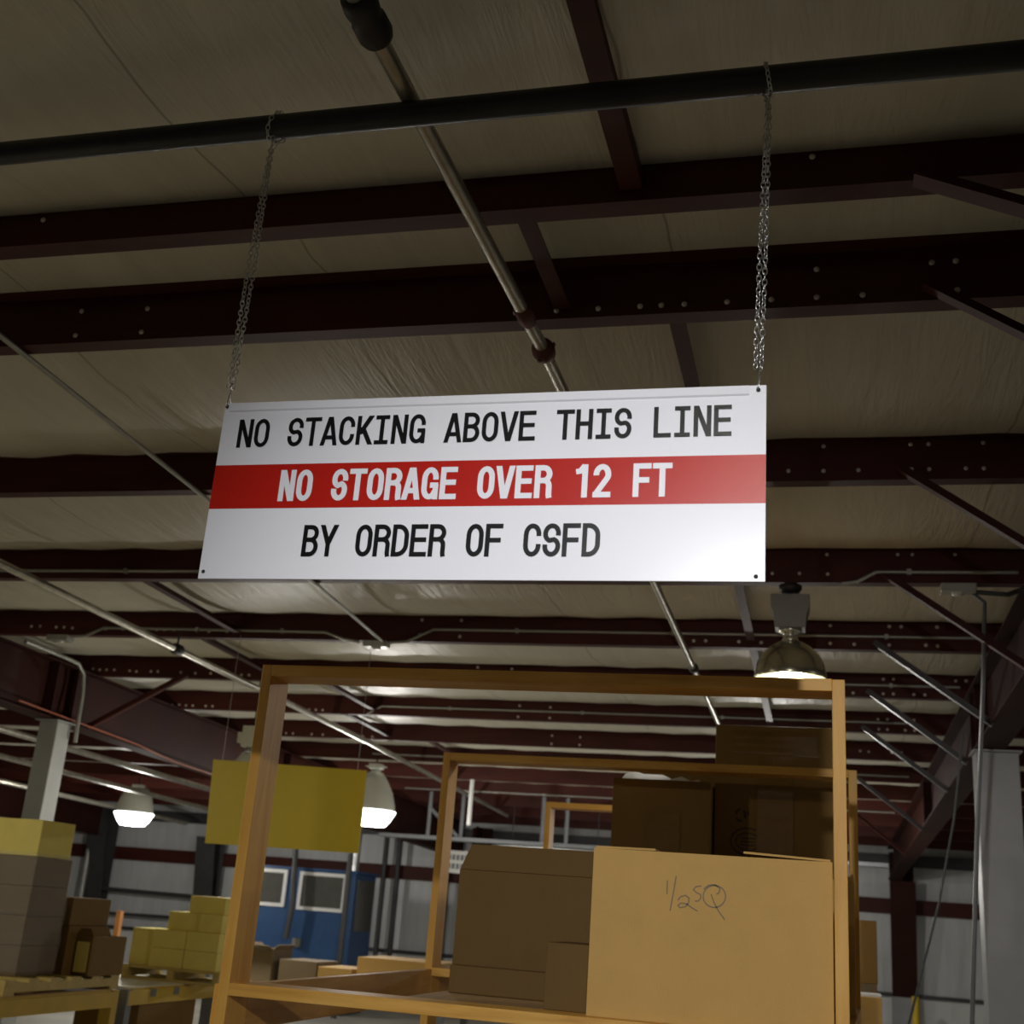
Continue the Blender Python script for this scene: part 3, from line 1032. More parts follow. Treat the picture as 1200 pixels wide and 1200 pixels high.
# ------------------------------------------------------------------ bay lamps
def point(name, loc, watts, rad, parent, col=(1, 0.96, 0.90)):
    L = D.lights.new(name, 'POINT')
    L.energy = watts
    L.shadow_soft_size = rad
    L.color = col
    o = D.objects.new(name, L)
    o.location = loc
    o.parent = parent
    COL.objects.link(o)
    return o


def bay_lamp(x, y, label, R, zr, style, watts, col=(1, 0.96, 0.90), rad=0.05, hood=None):
    """zr: height of the reflector rim above the floor"""
    top = under(y + 0.07)
    t = thing('bay_lamp', label, 'lamp', (x, y + 0.03, zr), 'bay lamps under the roof')
    k = R / 0.19
    Hs = top - zr                                        # from rim up to the purlin
    if style == 'metal':
        H = 0.20 * k
        prof = [(R + 0.004, -0.004), (R + 0.006, 0.0), (R * 0.985, 0.035 * k), (R * 0.93, 0.08 * k), (R * 0.80, 0.125 * k), (R * 0.58, 0.168 * k), (R * 0.34, 0.194 * k), (0.05 * k, H)]
        prof_in = [(max(0.03, r - 0.006), z - 0.004) for r, z in prof][::-1]
        MB().lathe(prof + prof_in + [prof[0]], n=40).build('reflector', M['alu'], t)
        MB().lathe([(0.0, H - 0.01), (0.042 * k, H - 0.01), (0.046 * k, H + 0.01), (0.038 * k, H + 0.02), (0.038 * k, H + 0.04), (0.062 * k, H + 0.05), (0.062 * k, H + 0.07), (0.0, H + 0.07)], n=20).build('socket', M['socket'], t)
        zb = H + 0.065
        hb = max(0.10, Hs - zb - 0.075)
        MB().prism([(-0.082, -0.07, zb), (0.082, -0.07, zb), (0.088, -0.07, zb + hb * 0.35), (0.104, -0.07, zb + hb * 0.65), (0.104, -0.07, zb + hb), (-0.104, -0.07, zb + hb), (-0.104, -0.07, zb + hb * 0.65), (-0.088, -0.07, zb + hb * 0.35)], (0, 0.14, 0)).build('ballast_box', M['lamp_grey'], t, 0.004)
        MB().tube([(0, 0, zb + hb - 0.005), (0, 0, zb + hb + 0.03)], 0.012, 10).build('stem', M['fitting'], t)
        MB().lathe([(0.0, Hs - 0.055), (0.045, Hs - 0.055), (0.062, Hs - 0.035), (0.062, Hs - 0.012), (0.03, Hs - 0.002), (0.0, Hs - 0.002)], n=16).build('hanger', M['fitting'], t)
        MB().lathe([(0.0001, 0.004), (0.022, 0.012), (0.036, 0.04), (0.036, 0.09), (0.02, 0.14), (0.02, H - 0.02)], n=16).build('bulb', M['bulb'], t)
        point('lamp_light', (0, 0, -0.015), watts, rad, t, col)
    else:
        H = (0.30 if hood is None else hood) * k
        prof = [(R * 0.98, 0.0), (R * 0.93, 0.06 * k), (R * 0.80, 0.15 * k), (R * 0.55, 0.24 * k), (R * 0.33, H)]
        MB().lathe(prof + [(r - 0.008, z - 0.003) for r, z in prof][::-1] + [prof[0]], n=36).build('reflector', M['acrylic'], t)
        MB().lathe([(0.0001, -0.115 * k), (R * 0.62, -0.115 * k), (R * 0.80, -0.075 * k), (R * 1.0, -0.012), (R * 1.0, 0.004), (R * 0.9, 0.004), (0.0001, 0.004)], n=36).build('lens', M['lens'], t)
        MB().lathe([(0, H - 0.02), (0.06, H - 0.02), (0.06, H + 0.05), (0, H + 0.05)], n=16).build('socket', M['lamp_grey'], t)
        hb = max(0.1, Hs - H - 0.09)
        hb = min(hb, 0.3)
        MB().box(-0.075, 0.075, -0.07, 0.07, H + 0.045, H + 0.045 + hb * 0.6).box(-0.125, 0.125, -0.05, 0.05, H + 0.08, H + 0.02 + hb * 0.5).build('ballast_box', M['acrylic'], t)
        MB().tube([(0, 0, H + 0.04 + hb * 0.6), (0, 0, Hs - 0.002)], 0.012, 8).build('stem', M['fitting'], t)
        point('lamp_light', (0, 0, -0.115 * k - 0.09), watts, 0.08, t, col)
    return t


bay_lamp(-0.175, PURLIN_Y[2], 'metal bay lamp with a domed reflector peeking over the wooden rack top', 0.19, CH + 1.315, 'metal', 34.0)
# added unseen lamp on a stand, set to match the sign's shadow edges
KP = Vector((-0.19, -0.70, CH + 1.04))
wl = thing('added_key_lamp', 'added unseen lamp on a stand behind the camera that lights the sign and rack', 'lamp', (KP.x, KP.y - 0.12, 0))
kl_ = KP - wl.location
ha, va = math.radians(-1.0), math.radians(-17.0)
aim = Vector((math.sin(ha) * math.cos(va), math.cos(ha) * math.cos(va), math.sin(va)))
rt = aim.to_track_quat('-Z', 'Y').to_matrix().to_4x4()
MB().tube([(0, 0, 0.45), (0, 0, kl_.z - 0.02)], 0.014, 10).build('pole', M['fitting'], wl)
for k in range(3):
    a_ = 2 * PI * k / 3 + 0.5
    MB().tube([(0, 0, 0.62), (0.42 * math.cos(a_), 0.42 * math.sin(a_), 0.012)], 0.011, 8).build('leg', M['fitting'], wl)
sh = MB().lathe([(0.075, -0.03), (0.078, -0.03), (0.07, 0.04), (0.035, 0.10), (0.03, 0.16), (0.001, 0.165), (0.001, 0.16), (0.027, 0.155), (0.032, 0.10), (0.067, 0.04), (0.075, -0.03)], n=24)
sh.v = [tuple(rt @ Vector(p) + kl_ - aim * 0.05) for p in sh.v]
sh.build('shade', M['lamp_grey'], wl)
kl = D.lights.new('key_light', 'SPOT')
kl.energy = KEY_W
kl.spot_size = math.radians(59)
kl.spot_blend = 1.0
kl.shadow_soft_size = 0.03
kl.color = (0.98, 0.98, 1.0)
klo = D.objects.new('key_light', kl)
klo.rotation_euler = aim.to_track_quat('-Z', 'Y').to_euler()
klo.location = kl_
klo.parent = wl
COL.objects.link(klo)
bay_lamp(-0.68, PURLIN_Y[8], 'bay lamp hidden behind the tall boxes on the rack', 0.28, CH + 1.05, 'lens', FAR_W)
bay_lamp(-4.79, PURLIN_Y[4], 'pale bay lamp half hidden by the left rack post and the yellow panel', 0.22, CH + 0.80, 'lens', 55.0)
bay_lamp(-5.35, PURLIN_Y[7], 'glowing bay lamp at the right edge of the yellow panel', 0.29, CH + 1.06, 'lens', FAR_W)
bay_lamp(-10.4, PURLIN_Y[9], 'glowing bay lamp on its own at the left, before the far wall', 0.30, CH + 1.05, 'lens', FAR_W, hood=0.16)
bay_lamp(-5.6, NEAR_Y[0], 'bay lamp over the left aisle, level with the photographer', 0.24, CH + 1.2, 'metal', 150.0, (1, 0.93, 0.78))
bay_lamp(-11.0, PURLIN_Y[3], 'bay lamp out of frame over the far left aisle', 0.28, CH + 1.1, 'metal', BAY_W, (1, 0.93, 0.78))
bay_lamp(4.8, PURLIN_Y[1], 'bay lamp out of frame to the right of the rack', 0.24, CH + 1.25, 'metal', 60.0)
bay_lamp(4.8, PURLIN_Y[6], 'bay lamp in the next bay to the right', 0.24, CH + 1.15, 'metal', RIGHT_W)

# ------------------------------------------------------------------ yellow panel
ys = thing('blank_sign', 'blank yellow panel hanging on wires behind the left rack post', 'sign', (-3.7, 8.1, CH + 0.6), None, 0.0)
YPc = [at(250, 890, 8.0), at(430, 903, 8.2), at(420, 1000, 8.2), at(240, 988, 8.0)]
MB().prism(rel(YPc, ys.location), (0, 0.006, 0)).build('panel', M['yellow_sign'], ys)
for c in (0, 1):
    p = YPc[c] + (YPc[1 - c] - YPc[c]) * 0.06
    MB().tube(rel([p - Vector((0, 0, 0.005)), Vector((p.x, p.y, under(p.y) - 0.004))], ys.location), 0.0018, 6).build('hanging_wire', M['emt'], ys)

# ------------------------------------------------------------------ wooden rack
RK = thing('storage_rack', 'long pine lumber rack of open frames holding cardboard boxes', 'rack', (-0.85, 5.7, 0))
RL0, RL1, RR0, RR1 = -1.760, -1.726, 0.0226, 0.0585
ZT, ZS = CH + 0.7055, CH - 0.2560
FY = (3.55, 5.57, 7.86)


def part(mb, name, mt, root, bevel=0.002):
    mb.v = [tuple(Vector(p) - root.location) for p in mb.v]
    return mb.build(name, M[mt], root, bevel)


for i, y in enumerate(FY):
    part(MB().box(RL0, RL1, y, y + 0.14, 0, ZT), 'post', 'wood_z', RK)
    ex = 0.078 if i == 1 else 0.0
    part(MB().box(RR0 + ex, RR1 + ex, y, y + 0.14, 0, ZT - 0.002), 'post', 'wood_z', RK)
    part(MB().box(RL1, RR0 + ex, y, y + 0.14, ZT - 0.036, ZT), 'top_rail', 'wood_x', RK)
    part(MB().box(RL1, RR0 + ex, y, y + 0.14, ZS - 0.036, ZS), 'shelf_rail', 'wood_x', RK)
    part(MB().box(RL1, RR0 + ex, y, y + 0.14, 0.30, 0.336), 'shelf_rail', 'wood_x', RK)
for a, b in zip(FY[:-1], FY[1:]):
    for x0, x1, sk in ((RL0, RL1, 0.0), (RR0, RR1, 0.078)):
        xa, xb = x0 + (sk if a > 5 else 0), x0 + (sk if b < 6 else 0)
        wd_ = x1 - x0
        part(MB().prism([(xa, a + 0.14, ZS - 0.14), (xa + wd_, a + 0.14, ZS - 0.14), (xb + wd_, b, ZS - 0.14), (xb, b, ZS - 0.14)], (0, 0, 0.132)), 'side_rail', 'wood_y', RK)
    part(MB().box(-1.22 if a < 4 else RL1 + 0.003, RR0 - 0.003, a + 0.14, b, ZS - 0.018, ZS - 0.001), 'shelf_deck', 'ply', RK)
part(MB().box(RL0 - 0.038, RL0, 3.60, 3.74, CH - 0.50, ZS - 0.010), 'cleat', 'wood_z', RK)


# ------------------------------------------------------------------ boxes
def carton(x0, x1, y0, y1, z0, z1, label, mt='card', flaps=(), tape=None, rz=0.0, group=None, bevel=0.004, name='cardboard_box', seam=True):
    """flaps: sides whose flap stands open ('n' near, 'f' far, 'l' left, 'r' right) with an angle; an open box shows its inside"""
    cx, cy = (x0 + x1) / 2, (y0 + y1) / 2
    w, d, h = x1 - x0, y1 - y0, z1 - z0
    t = thing(name, label, 'box', (cx, cy, z0), group, rz)
    if not flaps:
        MB().box(-w / 2, w / 2, -d / 2, d / 2, 0, h).build('body', M[mt], t, bevel)
    else:
        th = 0.006
        mb = MB()
        mb.box(-w / 2, w / 2, -d / 2, -d / 2 + th, 0, h).box(-w / 2, w / 2, d / 2 - th, d / 2, 0, h)
        mb.box(-w / 2, -w / 2 + th, -d / 2 + th, d / 2 - th, 0, h).box(w / 2 - th, w / 2, -d / 2 + th, d / 2 - th, 0, h)
        mb.box(-w / 2 + th, w / 2 - th, -d / 2 + th, d / 2 - th, 0, th)
        mb.build('body', M[mt], t, 0.0015)
        for side, ang, ln in flaps:
            a = math.radians(ang)               # 0 = standing straight up, 90 = folded outward
            if side in 'nf':
                s = -1 if side == 'n' else 1
                c = 0.12
                pts = [(-w / 2 + 0.002, 0, 0), (w / 2 - 0.002, 0, 0), (w / 2 - 0.03, 0, ln), (-w / 2 + 0.03, 0, ln)]
                q = [Vector((p[0], s * (d / 2 - th) + s * math.sin(a) * p[2], h + math.cos(a) * p[2])) for p in pts]
                dv_ = Vector((0, s * th * math.cos(a), -th * math.sin(a)))
            else:
                s = -1 if side == 'l' else 1
                pts = [(0, -d / 2 + 0.002, 0), (0, d / 2 - 0.002, 0), (0, d / 2 - 0.03, ln), (0, -d / 2 + 0.03, ln)]
                q = [Vector((s * (w / 2 - th) + s * math.sin(a) * p[2], p[1], h + math.cos(a) * p[2])) for p in pts]
                dv_ = Vector((s * th * math.cos(a), 0, -th * math.sin(a)))
            MB().prism(q, dv_).build('flap', M[mt], t)
    if tape:
        for (u0, u1, v0, v1) in tape:                        # on the near face, fractions of it
            n = 16
            mb = MB()
            vs, fs = [], []
            for i in range(n + 1):
                for j in (0, 1):
                    z = h * (v0 + (v1 - v0) * i / n)
                    x = -w / 2 + w * (u0, u1)[j]
                    vs.append((x, -d / 2 - 0.0012 - 0.0022 * ((i * 7 + j * 3) % 5) / 5, z))
            fs = [(2 * i, 2 * i + 1, 2 * i + 3, 2 * i + 2) for i in range(n)]
            mb.add(vs, fs, True)
            mb.build('packing_tape', M['tape'], t)
    return t


DK = ZS                                   # deck height
# the front box with pencil writing
FBx0, FBx1, FBy, FBz1 = -0.655, 0.0190, 3.605, DK + 0.456
fb = carton(FBx0, FBx1, FBy, 4.02, DK, FBz1, 'clean cardboard box at the front right of the rack, pencilled 1/2 5Q', 'card', flaps=(('f', -89.5, 0.17), ('r', -87.5, 0.24), ('l', -89, 0.17)))


def on_box(px, py):
    p = at(700 + px / 3.871, 840 + py / 3.871, FBy)
    return (p.x - fb.location.x, p.z - fb.location.z)


hw = MB()
yb = -(4.02 - FBy) / 2 - 0.0008
STROKES = [
    [(318, 742), (317, 770), (316, 805)],
    [(358, 722), (346, 795), (330, 880)],
    [(365, 832), (378, 816), (400, 810), (416, 822), (414, 845), (398, 862), (374, 866), (366, 855), (380, 845), (404, 848), (428, 866), (455, 882)],
    [(472, 768), (448, 770), (436, 784), (450, 798), (468, 806), (470, 822), (458, 836), (442, 836)],
    [(480 + 51 * (1 - math.cos(a)) , 815 - 50 * math.sin(a)) for a in [i * 2 * PI / 22 for i in range(23)]],
    [(482, 782), (505, 764), (535, 762), (556, 780), (552, 798), (540, 806)],
    [(516, 804), (528, 840), (550, 882), (578, 921)],
]
for s in STROKES:
    hw.ribbon([on_box(*p) for p in s], 0.0034, yb)
hw.build('handwriting', M['pencil'], fb)

carton(-1.185, -0.55, 4.02, 4.62, DK, DK + 0.085, 'flat cardboard box under the large shaded box on the rack', 'card_deep_shade')
big = carton(-1.19, -0.50, 4.06, 4.60, DK + 0.085, DK + 0.385, 'large shaded cardboard box with raised flap, left of the pencilled box', 'card_deep_shade', flaps=(('n', -12, 0.085), ('l', -84, 0.2), ('r', -84, 0.16), ('f', -70, 0.22)))
carton(-0.795, -0.668, 3.68, 4.0, DK, DK + 0.185, 'small dark box wedged between the pencilled box and the large shaded box', 'card_deep_shade')
carton(-0.62, 0.100, 4.70, 5.30, DK, DK + 0.45, 'open cardboard box bulging out past the right posts of the rack', 'card', flaps=(('r', -8, 0.03), ('n', -80, 0.2), ('f', -80, 0.2)))
# second bay, behind the middle frame
carton(-1.05, -0.02, 5.78, 6.50, DK, DK + 0.50, 'cardboard box at the bottom of the stack in the second bay', 'card_brown_shade')
bA = carton(-0.985, -0.520, 5.85, 6.35, DK + 0.50, DK + 0.905, 'shaded cardboard box with white plastic poking out of its top', 'card_brown_shade', flaps=(('n', -88, 0.2), ('f', 20, 0.14)), tape=[(0.36, 0.70, 0.0, 0.62)])
bB = carton(-0.510, 0.045, 5.95, 6.45, DK + 0.50, DK + 1.20, 'tall taped cardboard box rising above the top rails of the rack', 'card_brown_shade', tape=[(0.36, 0.66, 0.0, 0.80), (0.15, 0.86, 0.80, 0.965)])
pl_ = MB()
vs, fs = [], []
for i in range(9):
    for j in range(3):
        vs.append((-0.20 + 0.37 * i / 8, -0.20 + 0.10 * j, 0.412 + 0.022 * abs(math.sin(i * 1.3)) * (j == 1) + 0.034 * (j == 1) * (1 - i / 9) + 0.002))
for i in range(8):
    for j in range(2):
        fs.append((i * 3 + j, (i + 1) * 3 + j, (i + 1) * 3 + j + 1, i * 3 + j + 1))
pl_.add(vs, fs, True).build('plastic_liner', M['paper'], bA)
# stamps on the tall box: a small recycling ring of three arrows and the round maker's stamp
st = MB()
cx, cz = -0.155, 0.275
for k in range(3):
    a0 = 90 + 120 * k
    st.ribbon(arc(cx, cz, 0.022, 0.026, a0, a0 + 84, 6), 0.010, -0.2512)
st.ribbon(arc(cx + 0.036, cz + 0.01, 0.004, 0.008, 0, 360, 6)[:-1], 0.004, -0.2512, True)
st.build('recycling_mark', M['stamp'], bB)
st = MB()
st.ribbon(arc(-0.12, 0.155, 0.078, 0.062, 0, 360, 28)[:-1], 0.007, -0.2512, True)
st.ribbon(arc(-0.12, 0.155, 0.055, 0.040, 0, 360, 24)[:-1], 0.006, -0.2512, True)
for dz in (-0.016, 0.0, 0.016):
    st.ribbon([(-0.155, 0.155 + dz), (-0.085, 0.155 + dz)], 0.006, -0.2512)
st.build('round_stamp', M['stamp'], bB)

# boxes right of the rack, farther off
carton(0.155, 0.34, 7.20, 7.65, 0, CH - 0.45, 'tall carton under the white papers, right of the rack', 'card_brown_shade')
carton(0.145, 0.285, 7.22, 7.60, CH - 0.45, CH - 0.285, 'small carton with papers on top, right of the rack', 'card')
pp = MB()
for i in range(3):
    pp.box(0.150 + 0.01 * i, 0.275 + 0.006 * i, 7.24 + 0.01 * i, 7.52, CH - 0.284 + 0.004 * i, CH - 0.281 + 0.004 * i)
tag(pp.build('papers', M['paper'], at_=(0.2, 7.4, CH - 0.284)), 'sheaf of white papers lying on the small carton right of the rack', 'paper')
carton(0.10, 0.30, 8.25, 8.65, 0, CH - 0.25, 'carton standing behind the papers, right of the rack', 'card_grey')
carton(0.10, 0.305, 8.25, 8.62, CH - 0.25, CH + 0.12, 'upright brown carton right of the rack posts', 'card_brown_shade')
carton(0.13, 0.205, 8.70, 9.0, 0, CH + 0.30, 'slim dull carton behind the upright brown one', 'card_grey')

# ------------------------------------------------------------------ pallet racking at the left
BT = CH - 0.655                            # top of the beams
FX = -4.47                                 # the aisle face


def racking(y0, y1, label, deck, post_mt):
    t = thing('pallet_rack', label, 'rack', (FX - 0.5, y0, 0), 'low pallet racks at the left')
    lx, rx = -0.55, 0.5
    for x in (lx, rx):
        mb = MB().box(x - 0.045, x, 0.02, y1 - y0 - 0.02, BT - 0.105, BT - 0.012).box(x - 0.045, x - 0.015, 0.02, y1 - y0 - 0.02, BT - 0.012, BT)
        mb.build('beam', M['rack_yellow'], t)
        for y in (0.0, y1 - y0 - 0.075):
            MB().box(x - 0.085, x - 0.001, y, y + 0.07, 0, BT - 0.004).build('upright', M[post_mt], t)
    for y in (0.30, 0.62):
        if y < y1 - y0 - 0.1:
            MB().box(rx - 0.002, rx + 0.004, y, y + 0.07, BT - 0.06, BT - 0.01).build('safety_clip', M['rack_grey'], t)
    MB().box(lx + 0.002, rx - 0.016, 0.08, y1 - y0 - 0.08, BT - 0.012, BT + 0.006).build('deck', M[deck], t)
    MB().box(lx + 0.002, rx - 0.05, 0.08, y1 - y0 - 0.08, 0.40, 0.42).build('lower_deck', M['deck_white'], t)
    for x in (lx, rx):
        MB().box(x - 0.045, x, 0.07, y1 - y0 - 0.076, 0.31, 0.40).build('beam', M['rack_yellow'], t)
    return t


racking(5.2, 7.62, 'yellow pallet rack at the left edge carrying the wrapped stack', 'ply', 'rack_yellow')
racking(7.72, 9.02, 'yellow pallet rack with a pale top carrying the pallet of yellow boxes', 'deck_white', 'rack_grey')
DT = BT + 0.006


def pallet(x0, x1, y0, y1, z, h, label):
    t = thing('pallet', label, 'pallet', ((x0 + x1) / 2, (y0 + y1) / 2, z), 'wooden pallets on the left racks')
    w, d = x1 - x0, y1 - y0
    b = 0.018
    n = 6
    for i in range(n):
        y = -d / 2 + i * (d - 0.10) / (n - 1)
        MB().box(-w / 2, w / 2, y, y + 0.10, h - b, h).build('deck_board', M['pallet'], t)
    for x in (-w / 2, -0.025, w / 2 - 0.05):
        MB().box(x, x + 0.05, -d / 2, d / 2, b, h - b).build('stringer', M['pallet'], t)
    for y in (-d / 2, d / 2 - 0.1):
        MB().box(-w / 2, w / 2, y, y + 0.1, 0, b).build('bottom_board', M['pallet'], t)


pallet(-5.45, -4.48, 6.40, 7.60, DT, 0.085, 'low wooden pallet under the wrapped stack at the left edge')
PT = DT + 0.085
# stretch-wrapped stack of cartons
g = 'wrapped cartons at the left edge'
nm = ['bottom', 'second', 'third', 'top']
hgt = (CH + 0.118 - PT) / 4
for r in range(4):
    for c in range(2):
        x1 = -4.62 - c * 0.37
        carton(x1 - 0.365, x1, 6.68, 7.06, PT + r * hgt, PT + (r + 1) * hgt - 0.001, '%s carton in the %s column of the wrapped stack at the left edge' % (nm[r], ('right', 'left')[c]), 'card_grey', group=g, bevel=0.006)
wr = MB()
q = 0.006
n = 24
vs, fs = [], []
xa, xb, ya_, yb_ = -5.355 - q, -4.62 + q, 6.68 - q, 7.06 + q
loop = [(xa, ya_), (xb, ya_), (xb, yb_), (xa, yb_)]
for k in range(13):
    z = PT + 0.014 + (CH + 0.135 - PT - 0.014) * k / 12
    for (x, y) in loop:
        vs.append((x + 0.003 * math.sin(k * 2.1 + x), y + 0.003 * math.cos(k * 1.7 + y), z + 0.012 * math.sin(3 * k + 5 * x)))
for k in range(12):
    for i in range(4):
        fs.append((k * 4 + i, k * 4 + (i + 1) % 4, (k + 1) * 4 + (i + 1) % 4, (k + 1) * 4 + i))
tag(wr.add(vs, fs).build('stretch_wrap', M['wrap'], at_=(-5.0, 6.87, PT)), 'clear stretch wrap around the carton stack at the left edge', 'wrap')
carton(-5.30, -4.632, 6.69, 7.04, CH + 0.119, CH + 0.335, 'yellow lit carton on top of the wrapped stack at the left edge', 'card_yellow')
carton(-5.10, -4.60, 7.12, 7.56, PT, PT + 0.29, 'lower dark box behind the wrapped stack at the left', 'card_brown_shade')
carton(-5.10, -4.60, 7.11, 7.55, PT + 0.291, CH - 0.105, 'upper dark box behind the wrapped stack at the left', 'card_brown_shade')
ob = carton(-4.595, -4.47, 7.22, 7.60, PT, CH - 0.33, 'small open box with a paper label beside the dark boxes at the left', 'card_brown_shade', flaps=(('n', 15, 0.05), ('l', 10, 0.05)))
MB().box(-0.055, 0.035, -0.196, -0.1935, 0.02, 0.20).build('paper_label', M['card_yellow'], ob)

# pallet of yellow boxes
pallet(-5.00, -4.22, 8.50, 9.0, DT, 0.095, 'wooden pallet under the yellow boxes at the left')
QT = DT + 0.095
g = 'small yellow cartons on the left pallet'
bw, bh = 0.268, 0.13
rows = [(0, [(-4.80, 'left'), (-4.53, 'right')]), (1, [(-4.80, 'left'), (-4.53, 'right')])]
for r, lst in rows:
    for x, nm_ in lst:
        carton(x, x + bw - 0.004, 8.52, 8.92, QT + r * bh, QT + (r + 1) * bh - 0.001, 'yellow carton, %s one of the %s layer on the left pallet' % (nm_, ('bottom', 'second')[r]), 'card_yellow', group=g)
carton(-4.72, -4.46, 8.56, 8.92, QT + 2 * bh, QT + 3 * bh - 0.001, 'yellow carton, left one of the third layer on the left pallet', 'card_yellow', group=g)
carton(-4.455, -4.27, 8.54, 8.90, QT + 2 * bh, QT + 3 * bh - 0.001, 'yellow carton, right one of the third layer on the left pallet', 'card_yellow', group=g)
carton(-4.57, -4.28, 8.57, 8.92, QT + 3 * bh, QT + 4 * bh - 0.01, 'topmost yellow carton of the pile on the left pallet', 'card_yellow', group=g)
carton(-4.99, -4.825, 8.54, 8.86, QT, QT + 0.255, 'yellow wrapped bundle leaning at the left end of the pallet', 'card_yellow', rz=0.06)

carton(-4.98, -4.50, 7.95, 8.75, 0.421, 0.96, 'shaded carton standing under the pale rack top at the left', 'card_brown_shade')
gx = at(139, 1080, 12.0).x
o = MB().box(gx - 0.025, gx + 0.025, 11.97, 12.03, 0, CH - 0.27).build('guard_post', M['orange'], at_=(gx, 12.0, 0))
tag(o, 'orange post standing behind the dark boxes at the left', 'post')

# bench with dull boxes, seen through the rack
bn = thing('packing_bench', 'packing bench behind the wooden rack with dull boxes on it', 'table', (-3.9, 10.3, 0))
MB().box(-0.95, 0.98, -0.35, 0.5, 0.96, 1.0).build('bench_top', M['deck_white'], bn)
for x in (-0.9, 0.87):
    for y in (-0.32, 0.42):
        MB().box(x, x + 0.06, y, y + 0.06, 0, 0.96).build('leg', M['rack_grey'], bn)
carton(-4.76, -4.50, 10.0, 10.4, 1.0, CH - 0.43, 'dull open box at the left end of the packing bench', 'card_grey', flaps=(('n', 60, 0.06), ('r', 40, 0.05), ('l', 40, 0.05)))
carton(-4.44, -4.10, 10.02, 10.5, 1.0, CH - 0.50, 'low dull box second from the left on the packing bench', 'card_grey')
carton(-4.08, -3.78, 10.0, 10.5, 1.0, CH - 0.53, 'low pale box in the middle of the packing bench', 'card')
carton(-3.76, -3.05, 10.05, 10.7, 1.0, CH - 0.43, 'long pale box at the right end of the packing bench', 'card')

# ------------------------------------------------------------------ blue booth
BX0, BX1, BY0, BY1, BZ = -9.15, -7.29, 19.0, 19.95, CH + 0.42
bo = thing('office_booth', 'blue booth with white framed windows against the far wall', 'booth', (BX0, BY0, 0))
MB().box(0, BX1 - BX0, 0, BY1 - BY0, 0.1, BZ).build('wall_panel', M['blue'], bo, 0.01)
MB().box(-0.04, BX1 - BX0 + 0.04, -0.04, BY1 - BY0 + 0.04, BZ, BZ + 0.04).build('roof', M['blue'], bo)
MB().box(0.02, BX1 - BX0 - 0.02, 0.02, BY1 - BY0 - 0.02, 0, 0.1).build('plinth', M['strut'], bo)


def booth_window(x0, x1, z0, z1, label):
    fr = MB()
    f = 0.055
    y0, y1 = -0.035, 0.0
    fr.box(x0, x1, y0, y1, z0, z0 + f).box(x0, x1, y0, y1, z1 - f, z1).box(x0, x0 + f, y0, y1, z0 + f, z1 - f).box(x1 - f, x1, y0, y1, z0 + f, z1 - f)
    o = fr.build('window_frame', M['white_trim'], bo)
    MB().box(x0 + f, x1 - f, -0.018, -0.008, z0 + f, z1 - f).build('pane', M['glass'], o)


a0, a1 = at(353, 1021, BY0), at(403, 1070, BY0)
booth_window(a0.x - BX0, a1.x - BX0, a1.z, a0.z, '')
a0, a1 = at(290, 1016, BY0), at(333, 1063, BY0)
booth_window(a0.x - BX0, a1.x - BX0, a1.z, a0.z, '')
MB().box(BX1 - BX0, BX1 - BX0 + 0.02, 0.12, 0.85, CH - 0.45, CH + 0.33).build('side_window', M['glass'], bo)
MB().box(0.92, 1.06, -0.05, 0.0, CH - 0.75, CH - 0.62).build('switch_box', M['lamp_grey'], bo)
conduit('drop_pipe', [(at(349, 970, 18.82).x, 18.82, under(18.855) + 0.001), at(347, 985, 18.82), at(343, 1060, 18.82), at(335, 1100, 18.82)], 0.045, 'strut', 'dark pipe hanging in front of the booth between its two windows', 'pipe')
conduit('drop_pipe', [at(411, 1000, 18.6), at(405, 1060, 18.6), at(398, 1125, 18.6), at(390, 1200, 18.6)], 0.045, 'strut', 'dark pipe standing in front of the booth right of its window', 'pipe')
conduit('exhaust_duct', [(-7.55, 19.5, BZ + 0.042), (-7.55, 19.5, CH + 1.2)], 0.10, 'duct', 'silver duct rising from the booth roof under the glowing lamp', 'duct')
for k, (px, lab) in enumerate(((452, 'dark pipe on the far wall right of the blue booth'), (468, 'second dark pipe on the far wall right of the blue booth'), (526, 'dark pipe on the far wall behind the middle rack post'))):
    conduit('wall_pipe', [(at(px, 1000, YF - 0.3).x, YF - 0.3, 0.0), (at(px, 1000, YF - 0.3).x, YF - 0.3, CH + 1.26)], 0.05, 'strut', lab, 'pipe')
conduit('wall_pipe', [(-14.35, YF - 0.6, 0.0), (-14.35, YF - 0.6, CH + 0.6), (-14.25, YF - 0.6, CH + 0.75), (-14.1, YF - 0.6, CH + 0.8)], 0.06, 'duct', 'pale bent pipe beside the wall column at the left', 'pipe')
conduit('wall_rail', [at(120, 1041, YF - 0.4), at(242, 1052, YF - 0.4)], 0.04, 'strut', 'dark rail on the far wall above the yellow boxes', 'rail')
o = MB().prism([at(124, 1068, YF - 0.3), at(245, 1076, YF - 0.3), at(245, 1080, YF - 0.3), at(124, 1071, YF - 0.3)], (0, 0.15, 0)).build('wall_ledge', M['strut'])
tag(o, 'narrow dark ledge low on the far wall at the left', 'ledge')

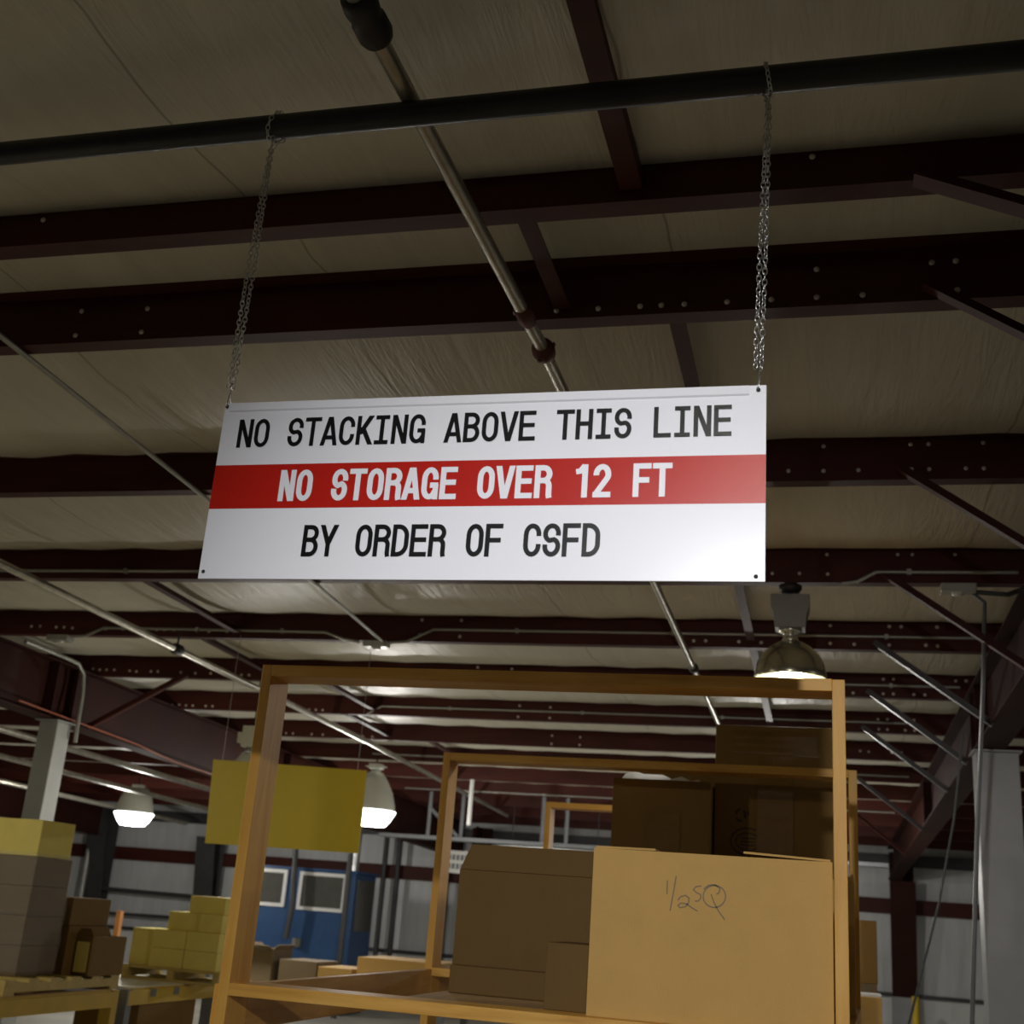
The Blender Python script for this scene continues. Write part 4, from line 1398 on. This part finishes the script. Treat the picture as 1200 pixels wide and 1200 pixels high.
# white wall sign, mostly hidden by the shaded box
ws = thing('wall_sign', 'white sign with dark lettering on the far wall, half behind the shaded box', 'sign', (-5.1, 19.5, CH + 0.5))
c4 = [at(524, 996, 19.5), at(562, 999, 19.5), at(560, 1026, 19.5), at(522, 1022, 19.5)]
MB().prism(rel(c4, ws.location), (0, 0.02, 0)).build('panel', M['paper'], ws)
for u0, u1, v0, v1 in ((0.05, 0.95, 0.18, 0.42), (0.05, 0.95, 0.58, 0.82)):
    q = [c4[0] + (c4[1] - c4[0]) * u + (c4[3] - c4[0]) * v - Vector((0, 0.003, 0)) for u, v in ((u0, v0), (u1, v0), (u1, v1), (u0, v1))]
    n = 7
    mb = MB()
    for i in range(n):
        a_, b_ = i / n, (i + 0.7) / n
        mb.add([q[0] + (q[1] - q[0]) * a_, q[0] + (q[1] - q[0]) * b_, q[3] + (q[2] - q[3]) * b_, q[3] + (q[2] - q[3]) * a_], [(0, 1, 2, 3)])
    mb.v = [tuple(Vector(p) - ws.location) for p in mb.v]
    mb.build('lettering', M['rack_grey'], ws)

# hangers, ducts and cable trays under the far eave
tr = thing('cable_tray', 'grey steel tray hung under the roof before the far wall', 'cable tray', (-5.0, 17.30, CH + 0.93))
MB().box(-1.3, 5.8, -0.15, 0.15, 0.0, 0.05).build('tray', M['rack_grey'], tr)
for x in (-0.6, -0.1, 1.1, 1.45, 2.4, 2.75, 4.5):
    MB().tube([(x, 0, 0.05), (x, 0, under(17.3) - CH - 0.93 - 0.003)], 0.03, 8).build('hanger', M['rack_grey'], tr)
MB().tube([(-0.6, 0, 0.45), (-0.14, 0, 0.06)], 0.03, 8).build('hanger', M['rack_grey'], tr)
tz = at(551, 945, 15.75)
conduit('drop_pipe', [(tz.x, 15.75, under(15.75) - 0.002), (tz.x, 15.75, at(548, 967, 15.75).z)], 0.03, 'white_trim', 'short white pipe dropping from the roof between the rack frames', 'pipe')
sv = thing('silver_duct', 'shiny silver duct above the shaded box, before the far wall', 'duct', at(585, 990, 18.79), None)
MB().tube(rel([at(585, 990, 18.79), at(640, 994, 18.79), at(712, 1000, 18.79)], sv.location), 0.06, 12).build('duct', M['duct'], sv)
for px in (600, 700):
    p = at(px, 990 + (px - 585) * 0.079, 18.79)
    MB().tube(rel([p, (p.x, p.y, under(18.79) - 0.002)], sv.location), 0.006, 6).build('hanger_rod', M['strut'], sv)
conduit('guard_post', [(at(1073, 1180, 21.5).x, 21.5, 0.0), (at(1073, 1180, 21.5).x, 21.5, CH - 0.78)], 0.06, 'hazard', 'yellow guard post at the foot of the red wall column', 'post')
